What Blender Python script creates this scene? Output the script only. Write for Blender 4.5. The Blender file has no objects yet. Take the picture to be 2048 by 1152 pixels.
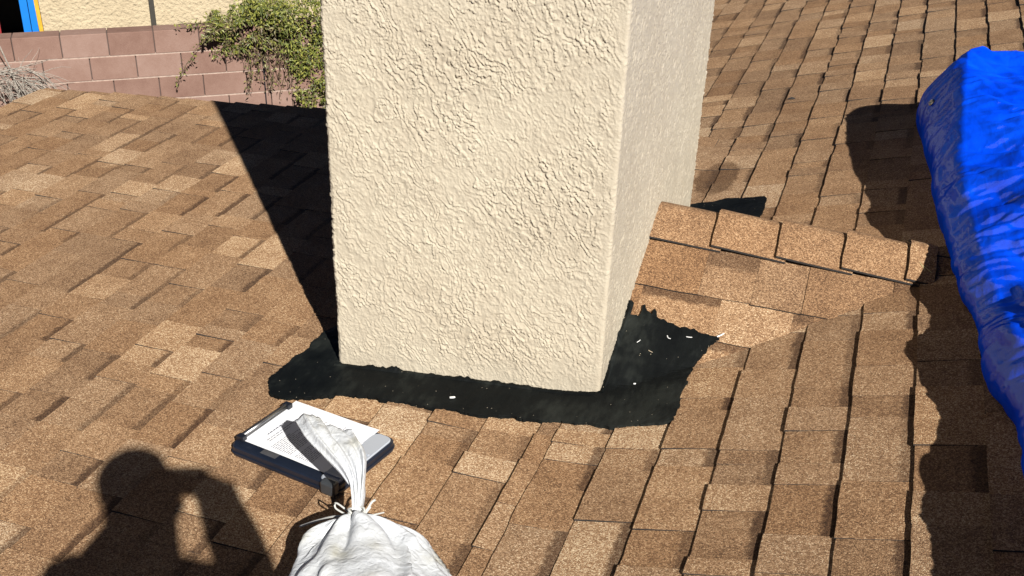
import bpy, bmesh, math, random
import numpy as np
from mathutils import Vector, Matrix

random.seed(7)
RNG = np.random.default_rng(11)
sc = bpy.context.scene
COL = sc.collection
rad = math.radians

# ------------------------------------------------------------------ camera
YAW, PIT, ROL = 0.3121, 0.4976, 0.0361
CAM = np.array([0.6284, -2.3621, 1.6632])
FPX = 2202.6                                    # focal length for a 2048 px wide picture
FW = np.array([-math.sin(YAW)*math.cos(PIT), math.cos(YAW)*math.cos(PIT), -math.sin(PIT)])
R0 = np.array([math.cos(YAW), math.sin(YAW), 0.0])
U0 = np.cross(R0, FW)
CR = math.cos(ROL)*R0 + math.sin(ROL)*U0
CU = -math.sin(ROL)*R0 + math.cos(ROL)*U0
cd = bpy.data.cameras.new('camera')
cam = bpy.data.objects.new('camera', cd)
COL.objects.link(cam)
cd.sensor_width = 36.0
cd.lens = FPX/2048*36.0
cd.clip_start = 0.02
cd.clip_end = 500
m = Matrix.Identity(4)
for i in range(3):
    m[i][0], m[i][1], m[i][2], m[i][3] = CR[i], CU[i], -FW[i], CAM[i]
cam.matrix_world = m
sc.camera = cam

# ------------------------------------------------------------------ world, sun, exposure
SUN_AZ, SUN_EL = rad(129.8-180), rad(36.6)      # direction towards the sun, from +X
SUN = np.array([math.cos(SUN_AZ)*math.cos(SUN_EL), math.sin(SUN_AZ)*math.cos(SUN_EL), math.sin(SUN_EL)])
w = bpy.data.worlds.new('World')
sc.world = w
w.use_nodes = True
nt = w.node_tree
sky = nt.nodes.new('ShaderNodeTexSky')
sky.sky_type = 'NISHITA'
sky.sun_disc = False
sky.sun_elevation = SUN_EL
sky.sun_rotation = math.pi/2 - SUN_AZ
sky.altitude = 700
sky.air_density = 0.15
sky.dust_density = 0.1
bg = nt.nodes['Background']
bg.inputs['Strength'].default_value = 0.05
nt.links.new(sky.outputs[0], bg.inputs[0])
sl = bpy.data.lights.new('sun', 'SUN')
sl.energy = 5.0
sl.angle = rad(0.53)
sl.color = (1.0, 0.965, 0.91)
so = bpy.data.objects.new('sun', sl)
COL.objects.link(so)
so.rotation_euler = Vector(SUN.tolist()).to_track_quat('Z', 'Y').to_euler()
so.location = (4, -6, 8)
sc.view_settings.view_transform = 'Standard'
sc.view_settings.look = 'None'
sc.view_settings.gamma = 1.0
sc.view_settings.exposure = 1.10
sc.view_settings.use_curve_mapping = False

# ------------------------------------------------------------------ noise
def _hash(ix, iy, seed):
    h = (ix.astype(np.int64)*374761393 + iy.astype(np.int64)*668265263 + seed*1442695041) & 0xffffffff
    h = ((h ^ (h >> 13))*1274126177) & 0xffffffff
    h = (h ^ (h >> 16)) & 0xffffffff
    return h.astype(np.float64)/4294967295.0

def vnoise(x, y, seed=0):
    x = np.asarray(x, float); y = np.asarray(y, float)
    ix = np.floor(x); iy = np.floor(y)
    fx = x-ix; fy = y-iy
    fx = fx*fx*fx*(fx*(fx*6-15)+10); fy = fy*fy*fy*(fy*(fy*6-15)+10)
    a = _hash(ix, iy, seed); b = _hash(ix+1, iy, seed)
    c = _hash(ix, iy+1, seed); d = _hash(ix+1, iy+1, seed)
    return (a*(1-fx)+b*fx)*(1-fy) + (c*(1-fx)+d*fx)*fy

def fbm(x, y, seed=0, octv=4, gain=.5):
    s = 0; a = 1; t = 0
    for i in range(octv):
        s = s + a*vnoise(np.asarray(x)*2**i+17.3*i, np.asarray(y)*2**i+9.1*i, seed+i)
        t += a; a *= gain
    return s/t

def sstep(a, b, x):
    t = np.clip((x-a)/(b-a), 0, 1)
    return t*t*(3-2*t)

# ------------------------------------------------------------------ materials
def mat(name):
    M = bpy.data.materials.new(name)
    M.use_nodes = True
    n = M.node_tree.nodes
    return M, n, M.node_tree.links, n['Principled BSDF']

def N(n, t, **kw):
    o = n.new(t)
    for k, v in kw.items():
        setattr(o, k, v)
    return o

REFL = .60          # keeps the colours below in their real-world range at this exposure
def ramp(n, pts, interp='LINEAR'):
    r = n.new('ShaderNodeValToRGB')
    r.color_ramp.interpolation = interp
    e = r.color_ramp.elements
    while len(e) < len(pts):
        e.new(0.5)
    for i, (p, c) in enumerate(pts):
        e[i].position = p
        e[i].color = (c[0]*REFL, c[1]*REFL, c[2]*REFL, 1)
    return r

def math_node(n, l, op, a, b=None, c=None, clamp=False):
    o = n.new('ShaderNodeMath'); o.operation = op; o.use_clamp = clamp
    for i, v in enumerate((a, b, c)):
        if v is None:
            continue
        if isinstance(v, (int, float)):
            o.inputs[i].default_value = v
        else:
            l.new(v, o.inputs[i])
    return o.outputs[0]

def mixc(n, l, fac, a, b, typ='MIX'):
    o = n.new('ShaderNodeMix'); o.data_type = 'RGBA'; o.blend_type = typ
    for s, v in ((o.inputs[0], fac), (o.inputs[6], a), (o.inputs[7], b)):
        if isinstance(v, (int, float)):
            s.default_value = v
        elif isinstance(v, tuple):
            s.default_value = (v[0], v[1], v[2], 1)
        else:
            l.new(v, s)
    return o.outputs[2]

def simple(name, col, rough=.7, var=.15, scale=30, bump=0, bscale=200, bdist=.002, metal=0, spec=.5):
    M, n, l, b = mat(name)
    g = N(n, 'ShaderNodeNewGeometry')
    t = N(n, 'ShaderNodeTexNoise'); t.inputs['Scale'].default_value = scale; t.inputs['Detail'].default_value = 5
    l.new(g.outputs['Position'], t.inputs['Vector'])
    r = ramp(n, [(.3, tuple(c*(1-var) for c in col)), (.7, tuple(min(1, c*(1+var)) for c in col))])
    l.new(t.outputs[0], r.inputs[0])
    l.new(r.outputs[0], b.inputs['Base Color'])
    b.inputs['Roughness'].default_value = rough
    b.inputs['Metallic'].default_value = metal
    b.inputs['Specular IOR Level'].default_value = spec
    if bump:
        t2 = N(n, 'ShaderNodeTexNoise'); t2.inputs['Scale'].default_value = bscale; t2.inputs['Detail'].default_value = 4
        l.new(g.outputs['Position'], t2.inputs['Vector'])
        bp = N(n, 'ShaderNodeBump'); bp.inputs['Strength'].default_value = bump; bp.inputs['Distance'].default_value = bdist
        l.new(t2.outputs[0], bp.inputs['Height'])
        l.new(bp.outputs[0], b.inputs['Normal'])
    return M

def shingle_material(name, use_attr=True):
    M, n, l, b = mat(name)
    g = N(n, 'ShaderNodeNewGeometry')
    pos = g.outputs['Position']
    v1 = N(n, 'ShaderNodeTexVoronoi'); v1.inputs['Scale'].default_value = 350
    v2 = N(n, 'ShaderNodeTexVoronoi'); v2.inputs['Scale'].default_value = 700
    for v in (v1, v2):
        l.new(pos, v.inputs['Vector'])
    s1 = N(n, 'ShaderNodeSeparateColor'); l.new(v1.outputs['Color'], s1.inputs[0])
    s2 = N(n, 'ShaderNodeSeparateColor'); l.new(v2.outputs['Color'], s2.inputs[0])
    rnd = math_node(n, l, 'ADD', math_node(n, l, 'MULTIPLY', s1.outputs[0], .55), math_node(n, l, 'MULTIPLY', s2.outputs[1], .45))
    blot = N(n, 'ShaderNodeTexNoise'); blot.inputs['Scale'].default_value = 9; blot.inputs['Detail'].default_value = 6; blot.inputs['Roughness'].default_value = .65
    l.new(pos, blot.inputs['Vector'])
    bl = math_node(n, l, 'MULTIPLY', math_node(n, l, 'SUBTRACT', blot.outputs[0], .5), .42)
    if use_attr:
        a = N(n, 'ShaderNodeAttribute', attribute_name='tone')
        sa = N(n, 'ShaderNodeSeparateColor'); l.new(a.outputs['Color'], sa.inputs[0])
        tone, band, hue = sa.outputs[0], sa.outputs[1], sa.outputs[2]
        d = N(n, 'ShaderNodeAttribute', attribute_name='along').outputs['Fac']
    else:
        tone = .45
    k = math_node(n, l, 'ADD', math_node(n, l, 'MULTIPLY', rnd, 1.0), math_node(n, l, 'MULTIPLY', math_node(n, l, 'SUBTRACT', tone, .5), .5))
    k = math_node(n, l, 'ADD', k, bl)
    rp = ramp(n, [(.02, (.098, .053, .027)), (.28, (.228, .127, .064)), (.47, (.345, .200, .104)), (.64, (.475, .293, .160)), (.82, (.66, .452, .268)), (1.0, (.97, .78, .53))])
    l.new(k, rp.inputs[0])
    col = rp.outputs[0]
    if use_attr:
        warm = mixc(n, l, math_node(n, l, 'MULTIPLY', hue, .55), col, mixc(n, l, 1.0, col, (1.06, .93, .76), 'MULTIPLY'))
        en = N(n, 'ShaderNodeTexNoise'); en.inputs['Scale'].default_value = 55; en.inputs['Detail'].default_value = 3
        l.new(pos, en.inputs['Vector'])
        dd = math_node(n, l, 'ADD', d, math_node(n, l, 'MULTIPLY', math_node(n, l, 'SUBTRACT', en.outputs[0], .5), .03))
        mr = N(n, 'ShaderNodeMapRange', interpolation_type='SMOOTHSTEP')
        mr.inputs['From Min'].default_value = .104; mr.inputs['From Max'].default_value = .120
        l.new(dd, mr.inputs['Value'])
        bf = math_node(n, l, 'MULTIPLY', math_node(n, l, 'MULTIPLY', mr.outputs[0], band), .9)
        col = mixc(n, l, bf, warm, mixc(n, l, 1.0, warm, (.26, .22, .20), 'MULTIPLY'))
    # brown tar smear beside the back of the chimney
    sx = N(n, 'ShaderNodeSeparateXYZ'); l.new(pos, sx.inputs[0])
    ex = math_node(n, l, 'DIVIDE', math_node(n, l, 'SUBTRACT', sx.outputs[0], .15), .085)
    ey = math_node(n, l, 'DIVIDE', math_node(n, l, 'SUBTRACT', sx.outputs[1], 1.63), .17)
    er = math_node(n, l, 'SQRT', math_node(n, l, 'ADD', math_node(n, l, 'MULTIPLY', ex, ex), math_node(n, l, 'MULTIPLY', ey, ey)))
    er = math_node(n, l, 'ADD', er, math_node(n, l, 'MULTIPLY', math_node(n, l, 'SUBTRACT', blot.outputs[0], .5), 1.2))
    ms = N(n, 'ShaderNodeMapRange', interpolation_type='SMOOTHSTEP')
    ms.inputs['From Min'].default_value = 1.15; ms.inputs['From Max'].default_value = .85
    l.new(er, ms.inputs['Value'])
    col = mixc(n, l, math_node(n, l, 'MULTIPLY', ms.outputs[0], .75), col, mixc(n, l, 1.0, col, (.30, .24, .18), 'MULTIPLY'))
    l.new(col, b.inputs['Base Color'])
    b.inputs['Roughness'].default_value = .9
    b.inputs['Specular IOR Level'].default_value = .25
    bp = N(n, 'ShaderNodeBump'); bp.inputs['Strength'].default_value = .9; bp.inputs['Distance'].default_value = .0016
    inv = math_node(n, l, 'SUBTRACT', 1.0, math_node(n, l, 'ADD', v1.outputs['Distance'], math_node(n, l, 'MULTIPLY', v2.outputs['Distance'], .5)))
    l.new(inv, bp.inputs['Height'])
    l.new(bp.outputs[0], b.inputs['Normal'])
    return M

def stucco_material(name, base, bump=.5, bscale=120, dist=.004):
    M, n, l, b = mat(name)
    g = N(n, 'ShaderNodeNewGeometry')
    t = N(n, 'ShaderNodeTexNoise'); t.inputs['Scale'].default_value = 3.0; t.inputs['Detail'].default_value = 6
    l.new(g.outputs['Position'], t.inputs['Vector'])
    t3 = N(n, 'ShaderNodeTexNoise'); t3.inputs['Scale'].default_value = 40; t3.inputs['Detail'].default_value = 4
    l.new(g.outputs['Position'], t3.inputs['Vector'])
    f = math_node(n, l, 'ADD', math_node(n, l, 'MULTIPLY', t.outputs[0], .6), math_node(n, l, 'MULTIPLY', t3.outputs[0], .4))
    r = ramp(n, [(.3, tuple(c*k for c, k in zip(base, (.86, .83, .81)))), (.7, tuple(min(1, c*1.06) for c in base))])
    l.new(f, r.inputs[0])
    l.new(r.outputs[0], b.inputs['Base Color'])
    b.inputs['Roughness'].default_value = .92
    b.inputs['Specular IOR Level'].default_value = .2
    t2 = N(n, 'ShaderNodeTexNoise'); t2.inputs['Scale'].default_value = bscale; t2.inputs['Detail'].default_value = 5
    l.new(g.outputs['Position'], t2.inputs['Vector'])
    bp = N(n, 'ShaderNodeBump'); bp.inputs['Strength'].default_value = bump; bp.inputs['Distance'].default_value = dist
    l.new(t2.outputs[0], bp.inputs['Height'])
    l.new(bp.outputs[0], b.inputs['Normal'])
    return M

M_SH = shingle_material('granule_shingle')
M_DECK = shingle_material('granule_roofing', False)
M_ASPH = simple('asphalt_cut_edge', (.022, .018, .016), .85, .3, 60)
M_STUCCO = stucco_material('cream_stucco', (.585, .522, .402), .6, 300, .0016)
M_STUCCO2 = stucco_material('pale_house_stucco', (.60, .50, .335), 1.0, 26, .03)
M_WOOD = simple('painted_fascia', (.30, .22, .15), .7)
M_METAL = simple('dull_metal', (.45, .45, .45), .35, .1, metal=1)
M_BLACK = simple('black_plastic', (.012, .014, .02), .35, .1)

# ------------------------------------------------------------------ object helpers
def link(name, me, parent=None):
    o = bpy.data.objects.new(name, me)
    COL.objects.link(o)
    if parent is not None:
        o.parent = parent
    return o

def tag(o, label, cat, group=None):
    o['label'] = label; o['category'] = cat
    if group:
        o['group'] = group
    return o

def empty(name, loc=(0, 0, 0)):
    o = link(name, None)
    o.location = loc
    return o

def mesh_obj(name, verts, faces, mats, parent=None, midx=None, smooth=False, center=True, loc=None):
    V = np.asarray(verts, float)
    if loc is None:
        c = (V.min(0)+V.max(0))/2 if center else np.zeros(3)
        if center:
            c[2] = V[:, 2].min()
    else:
        c = np.asarray(loc, float)
    me = bpy.data.meshes.new(name)
    me.from_pydata((V-c).tolist(), [], [list(map(int, f)) for f in faces])
    for M in (mats if isinstance(mats, (list, tuple)) else [mats]):
        me.materials.append(M)
    if midx is not None:
        me.polygons.foreach_set('material_index', np.asarray(midx, np.int32))
    if smooth:
        me.polygons.foreach_set('use_smooth', np.ones(len(me.polygons), bool))
    me.update()
    o = link(name, me, parent)
    pl = Vector((0, 0, 0))
    if parent is not None:
        q = parent
        while q is not None:
            pl += q.location; q = q.parent
    o.location = Vector(c.tolist()) - pl
    return o

def grid_faces(nu, nv, closed_u=False):
    f = []
    for j in range(nv-1):
        for i in range(nu if closed_u else nu-1):
            a = j*nu+i; b = j*nu+(i+1) % nu
            f.append((a, b, b+nu, a+nu))
    return f

def grid_faces_np(nu, nv):
    i, j = np.meshgrid(np.arange(nu-1), np.arange(nv-1))
    a = (j*nu+i).ravel()
    return np.stack([a, a+1, a+nu+1, a+nu], 1)

def fast_mesh(name, V, F, mats, parent=None, smooth=True):
    V = np.asarray(V, np.float32); F = np.asarray(F, np.int32)
    me = bpy.data.meshes.new(name)
    me.vertices.add(len(V)); me.vertices.foreach_set('co', V.ravel())
    k = F.shape[1]
    me.loops.add(F.size); me.loops.foreach_set('vertex_index', F.ravel())
    me.polygons.add(len(F))
    me.polygons.foreach_set('loop_start', np.arange(0, F.size, k, dtype=np.int32))
    me.polygons.foreach_set('loop_total', np.full(len(F), k, np.int32))
    if smooth:
        me.polygons.foreach_set('use_smooth', np.ones(len(F), bool))
    for M in (mats if isinstance(mats, (list, tuple)) else [mats]):
        me.materials.append(M)
    me.update(calc_edges=True); me.validate()
    o = link(name, me, parent)
    if parent is not None:
        pl = Vector((0, 0, 0)); q = parent
        while q is not None:
            pl += q.location; q = q.parent
        o.location = -pl
    return o

def box_vf(lo, hi):
    x0, y0, z0 = lo; x1, y1, z1 = hi
    v = [(x0, y0, z0), (x1, y0, z0), (x1, y1, z0), (x0, y1, z0), (x0, y0, z1), (x1, y0, z1), (x1, y1, z1), (x0, y1, z1)]
    f = [(3, 2, 1, 0), (4, 5, 6, 7), (0, 1, 5, 4), (1, 2, 6, 5), (2, 3, 7, 6), (3, 0, 4, 7)]
    return v, f

def box(name, lo, hi, M, parent=None, bevel=0, xf=None):
    bm = bmesh.new()
    v, f = box_vf(lo, hi)
    bv = [bm.verts.new(p) for p in v]
    for q in f:
        bm.faces.new([bv[i] for i in q])
    if bevel:
        bmesh.ops.bevel(bm, geom=bm.edges[:], offset=bevel, segments=2, affect='EDGES', profile=.5)
    V = [tuple(p.co) for p in bm.verts]
    bm.verts.index_update()
    F = [[q.index for q in fa.verts] for fa in bm.faces]
    bm.free()
    if xf:
        V = [xf(*p) for p in V]
    return mesh_obj(name, V, F, M, parent)

def tube_vf(pts, r, seg=6, base=0):
    pts = [np.asarray(p, float) for p in pts]
    V = []; F = []
    n = len(pts)
    for i, p in enumerate(pts):
        t = pts[min(i+1, n-1)]-pts[max(i-1, 0)]
        t = t/(np.linalg.norm(t)+1e-9)
        a = np.cross(t, (0, 0, 1.0)) if abs(t[2]) < .9 else np.cross(t, (1.0, 0, 0))
        a /= np.linalg.norm(a); b = np.cross(t, a)
        rr = r[i] if hasattr(r, '__len__') else r
        for k in range(seg):
            th = 2*math.pi*k/seg
            V.append(p + rr*(math.cos(th)*a+math.sin(th)*b))
    for i in range(n-1):
        for k in range(seg):
            k2 = (k+1) % seg
            F.append((base+i*seg+k, base+i*seg+k2, base+(i+1)*seg+k2, base+(i+1)*seg+k))
    F.append([base+k for k in range(seg)][::-1])
    F.append([base+(n-1)*seg+k for k in range(seg)])
    return V, F

def tube(name, pts, r, M, parent=None, seg=8):
    V, F = tube_vf(pts, r, seg)
    return mesh_obj(name, V, F, M, parent, smooth=True)

# ------------------------------------------------------------------ roof profile (x up the slope, y along the courses)
EXPO = .143
PHL, PHS, PHA, PHB, PHR = .0743, .1275, .1674, .2935, .3126
STRIP = .0521
_segs = [(STRIP, PHS), (EXPO, PHA), (EXPO, PHB)]
_br = [(0., 0., 0.)]
for L_, a_ in _segs:
    s_, x_, z_ = _br[-1]
    _br.append((s_+L_, x_+L_*math.cos(a_), z_+L_*math.sin(a_)))

def prof(s, straight=False):
    """arc length -> x, z, pitch"""
    sE, xE, zE = _br[-1]
    if straight or s >= sE:
        return xE+(s-sE)*math.cos(PHR), zE+(s-sE)*math.sin(PHR), PHR
    if s < 0:
        return s*math.cos(PHL), s*math.sin(PHL), PHL
    for (s0, x0, z0), (L, a) in zip(_br, _segs):
        if s < s0+L:
            return x0+(s-s0)*math.cos(a), z0+(s-s0)*math.sin(a), a
    return xE, zE, PHR

def prof_z(x):
    sE, xE, zE = _br[-1]
    if x >= xE:
        return zE+(x-xE)*math.tan(PHR)
    if x < 0:
        return x*math.tan(PHL)
    for (s0, x0, z0), (L, a) in zip(_br, _segs):
        if x < x0+L*math.cos(a):
            return z0+(x-x0)*math.tan(a)
    return zE

def wave(x, y):
    return .006*(float(vnoise(x*1.7+3, y*1.7+8, 5))-.5) + .0018*(float(vnoise(x*5+3, y*5+8, 6))-.5)

CR_Y, CR_Z, CR_SL = .664, .298, .465            # ridge of the little saddle roof behind the chimney
RAKE_Y, EAVE_X = 2.135, -3.43

def cricket_z(y):
    return CR_Z-abs(y-CR_Y)*CR_SL

def roof_z(x, y):
    z = prof_z(x)+wave(x, y)
    if x > .05:
        z = max(z, cricket_z(y))
    return z

# ------------------------------------------------------------------ the house
house = tag(empty('house', (-1.0, -1.0, -2.85)), 'brown shingled roof of the house that the stucco chimney stands on', 'house')

def map_near(s, y, h, straight=False):
    x, z, a = prof(s, straight)
    return (x-h*math.sin(a), y, z+h*math.cos(a)+wave(x, y))

def deck_mesh():
    V = []; F = []
    xs = []
    s = -3.43/math.cos(PHL)
    ss = list(np.arange(s, 0, .25))+[0, STRIP, STRIP+EXPO, STRIP+2*EXPO]+list(np.arange(.6, 4.6, .25))
    def sheet(ss, ys, straight, zoff):
        b = len(V)
        for y in ys:
            for s in ss:
                V.append(map_near(s, y, zoff, straight))
        nu = len(ss)
        for j in range(len(ys)-1):
            for i in range(nu-1):
                a = b+j*nu+i
                F.append((a, a+1, a+nu+1, a+nu))
    sheet(ss, np.linspace(-5, RAKE_Y-.01, 26), False, -.003)
    ss2 = list(np.arange(-.75, 4.6, .25))
    sheet(ss2, np.linspace(RAKE_Y+.002, 9, 24), True, -.003)
    # underside
    n = len(V)
    V2 = [(x, y, z-.02) for x, y, z in V]
    F2 = [tuple(i+n for i in f[::-1]) for f in F]
    return V+V2, F+F2
V, F = deck_mesh()
roof = mesh_obj('roof', V, F, M_DECK, house)

PIECES = []       # (piece verts, faces, midx, tone tuple, along list, area, parent kind)

def clip_half(poly, a, b, c):
    """keep a*x+b*y<=c"""
    out = []
    for i in range(len(poly)):
        p, q = poly[i], poly[(i+1) % len(poly)]
        dp = a*p[0]+b*p[1]-c; dq = a*q[0]+b*q[1]-c
        if dp <= 0:
            out.append(p)
        if (dp < 0 < dq) or (dq < 0 < dp):
            t = dp/(dp-dq)
            out.append((p[0]+(q[0]-p[0])*t, p[1]+(q[1]-p[1])*t))
    return out

def project(P):
    q = np.asarray(P)-CAM
    z = q@FW
    z = np.where(z < .05, .05, z)
    return np.stack([1024+FPX*(q@CR)/z, 576-FPX*(q@CU)/z], -1)

def poly_area(p):
    x, y = p[:, 0], p[:, 1]
    return .5*abs(np.dot(x, np.roll(y, -1))-np.dot(y, np.roll(x, -1)))

def hidden(P):
    d = P-CAM
    lo = np.array([-.644, .02, -1]); hi = np.array([.117, 1.3, 2.3])
    with np.errstate(divide='ignore'):
        t0 = (lo-CAM)/d; t1 = (hi-CAM)/d
    a = np.minimum(t0, t1).max(); b = np.maximum(t0, t1).min()
    return a < b and 0 < a < .97

def add_piece(a0, b0, b1, hb, hn, length, tone, band, hue, mapf, clips=(), kind='roof', ragged=.0014, ntop=3):
    nb = max(2, int((b1-b0)/.035))
    poly = []
    for i in range(nb+1):                               # butt edge, a little uneven
        b = b0+(b1-b0)*i/nb
        poly.append((a0+random.uniform(-ragged, ragged), b))
    for i in range(1, ntop):
        poly.append((a0+length*i/ntop, b1+random.uniform(-.0006, .0006)))
    poly += [(a0+length, b1), (a0+length, b0)]
    for i in range(ntop-1, 0, -1):
        poly.append((a0+length*i/ntop, b0+random.uniform(-.0006, .0006)))
    for c in clips:
        if len(poly) >= 3:
            poly = clip_half(poly, *c)
    if len(poly) < 3:
        return
    curl = random.uniform(-.0006, .0012)
    top = []; bot = []; al = []
    for a, b in poly:
        t = (a-a0)/length
        h = hb*(1-t)+hn*t + curl*max(0, 1-3*t)
        top.append(mapf(a, b, h)); bot.append(mapf(a, b, -.003))
        al.append(a-a0)
    n = len(poly)
    V = top+bot
    F = [tuple(range(n))]+[(i, i+n, (i+1) % n+n, (i+1) % n) for i in range(n)]
    # orientation: top normal must point up
    p = np.array(top)
    nrm = np.zeros(3)
    for i in range(n):
        nrm += np.cross(p[i], p[(i+1) % n])
    if nrm[2] < 0:
        F = [f[::-1] for f in F]
    scr = project(p)
    scr[:, 0] = np.clip(scr[:, 0], 0, 2048); scr[:, 1] = np.clip(scr[:, 1], 0, 1152)
    ar = poly_area(scr)
    if ar > 0 and hidden(p.mean(0)):
        ar = 0
    PIECES.append((V, F, [0]+[1]*n, (tone, band, hue), al+al, ar, kind))

def course(a0, b0, b1, mapf, clips=(), kind='roof', expo=EXPO, lap=.03, wmin=.085, wmax=.25, thick=1.0, bandp=.93):
    b = b0-random.uniform(0, .3)
    tooth = random.random() < .5
    while b < b1:
        wd = random.uniform(wmin, wmax)
        if random.random() < .14:
            wd = random.uniform(.05, .09)
        gap = .0015 if random.random() < .22 else 0.0002
        r = random.random()
        tone = (random.uniform(.34, .54) if r < .64 else random.uniform(.54, .66) if r < .87 else random.uniform(.68, .88))
        if not tooth:
            tone -= .06
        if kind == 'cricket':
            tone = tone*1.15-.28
        hb = (.0104 if tooth else .0078)*thick*random.uniform(.9, 1.12)
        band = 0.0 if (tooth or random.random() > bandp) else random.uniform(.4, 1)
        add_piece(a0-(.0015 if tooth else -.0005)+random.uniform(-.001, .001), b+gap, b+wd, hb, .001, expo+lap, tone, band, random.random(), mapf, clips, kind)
        b += wd
        if random.random() < .86:
            tooth = not tooth

# left, low-pitched part and the bend, in front of the saddle
VAL = (0.06, .04)                                   # valley start
for k in range(-25, 0):
    if k*EXPO < -3.44/math.cos(PHL):
        continue
    course(k*EXPO, -1.45, RAKE_Y, map_near, clips=((0, 1, RAKE_Y),))
course(0, -1.45, RAKE_Y, map_near, clips=((0, 1, RAKE_Y),), expo=STRIP, lap=.03)
# the near side is trimmed along the valley of the saddle roof
def valley_y(x):
    return CR_Y-(CR_Z-prof_z(x))/CR_SL
for k in range(0, 12):
    s0 = STRIP+k*EXPO
    x0 = prof(s0)[0]; x1 = prof(s0+EXPO)[0]
    y0, y1 = min(valley_y(x0), CR_Y), min(valley_y(x1), CR_Y)
    j0 = random.uniform(-.008, .012); j1 = random.uniform(-.008, .012)
    y0 += .012+j0; y1 += .012+j1
    # line through (s0,y0),(s0+EXPO,y1): keep below
    a = -(y1-y0)/EXPO; c = y0+a*s0
    course(s0, -1.45, .70, map_near, clips=((a, 1, c), (0, 1, CR_Y)))
# far side of the saddle: course lines are offset and slightly turned
FOFF, FROT = .0872, .0171
def map_far(s, y, h):
    return map_near(s+FROT*(y-.8)/math.cos(PHR), y, h, y > RAKE_Y)
for k in range(-6, 14):
    s0 = STRIP+FOFF+k*EXPO
    if k >= -2:
        course(s0, .66, RAKE_Y, map_far, clips=((0, -1, -CR_Y), (0, 1, RAKE_Y+.001)), bandp=.85)
    course(s0, RAKE_Y+.001, 6.3, map_far, clips=((0, -1, -RAKE_Y-.0015),), bandp=.85)

# saddle roof (cricket) behind the chimney
XR = .108
V = []; F = []
xe = 1.25
V = [(XR-.03, .03, cricket_z(.03)-.004), (XR-.03, CR_Y, CR_Z-.004), (XR-.03, 1.31, cricket_z(1.31)-.004),
     (xe, .03, cricket_z(.03)-.004), (xe, CR_Y, CR_Z-.004), (xe, 1.31, cricket_z(1.31)-.004)]
V += [(x, y, z-.02) for x, y, z in V]
F = [(0, 3, 4, 1), (1, 4, 5, 2), (7, 10, 9, 6), (8, 11, 10, 7), (0, 6, 9, 3), (2, 5, 11, 8)]
cricket = mesh_obj('cricket', V, F, M_DECK, house)
ca = math.atan(CR_SL); cca, sca = math.cos(ca), math.sin(ca)
def map_cf(a, b, h):                                # a up the front slope from y=0, b along x
    y = a*cca
    return (b, y-h*sca, cricket_z(0)+a*sca+h*cca)
def map_cb(a, b, h):
    y = 2*CR_Y-a*cca
    return (b, y+h*sca, cricket_z(0)+a*sca+h*cca)
for base in (.40, .40-EXPO*cca, .40-2*EXPO*cca, .566):
    a0 = base/cca
    top_clip = (1, 0, CR_Y/cca-.004)
    course(a0, XR-.02, 1.15, map_cf, clips=(top_clip, (0, -1, -(XR-.01))), kind='cricket', wmin=.13, wmax=.27, bandp=1, thick=.6)
    course(a0, XR-.02, 1.15, map_cb, clips=(top_clip, (0, -1, -(XR-.01))), kind='cricket', wmin=.13, wmax=.27, thick=.6)

def make_piece_obj(name, rec, parent):
    V, F, mi, tone, al, ar, kind = rec
    o = mesh_obj(name, V, F, [M_SH, M_ASPH], parent, mi)
    me = o.data
    at = me.attributes.new('tone', 'FLOAT_COLOR', 'POINT')
    at.data.foreach_set('color', np.tile(np.array([*tone, 1.0], np.float32), len(V)))
    at = me.attributes.new('along', 'FLOAT', 'POINT')
    at.data.foreach_set('value', np.array(al, np.float32))
    return o

def make_pieces_stuff(name, recs, parent):
    V = []; F = []; mi = []; tn = []; al = []
    for r in recs:
        b = len(V)
        V += r[0]; F += [tuple(i+b for i in f) for f in r[1]]; mi += r[2]
        tn += [(*r[3], 1.0)]*len(r[0]); al += r[4]
    o = mesh_obj(name, V, F, [M_SH, M_ASPH], parent, mi)
    me = o.data
    at = me.attributes.new('tone', 'FLOAT_COLOR', 'POINT')
    at.data.foreach_set('color', np.array(tn, np.float32).ravel())
    at = me.attributes.new('along', 'FLOAT', 'POINT')
    at.data.foreach_set('value', np.array(al, np.float32))
    o['kind'] = 'stuff'
    return o

rp_ = sorted([p for p in PIECES if p[6] == 'roof'], key=lambda p: -p[5])
for r in rp_[:290]:
    make_piece_obj('shingle', r, roof)
make_pieces_stuff('shingle_field', rp_[290:], roof)
cp_ = sorted([p for p in PIECES if p[6] == 'cricket'], key=lambda p: -p[5])
for r in cp_:
    if r[5] > 60:
        make_piece_obj('shingle', r, cricket)
make_pieces_stuff('shingle_field', [r for r in cp_ if r[5] <= 60], cricket)

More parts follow.
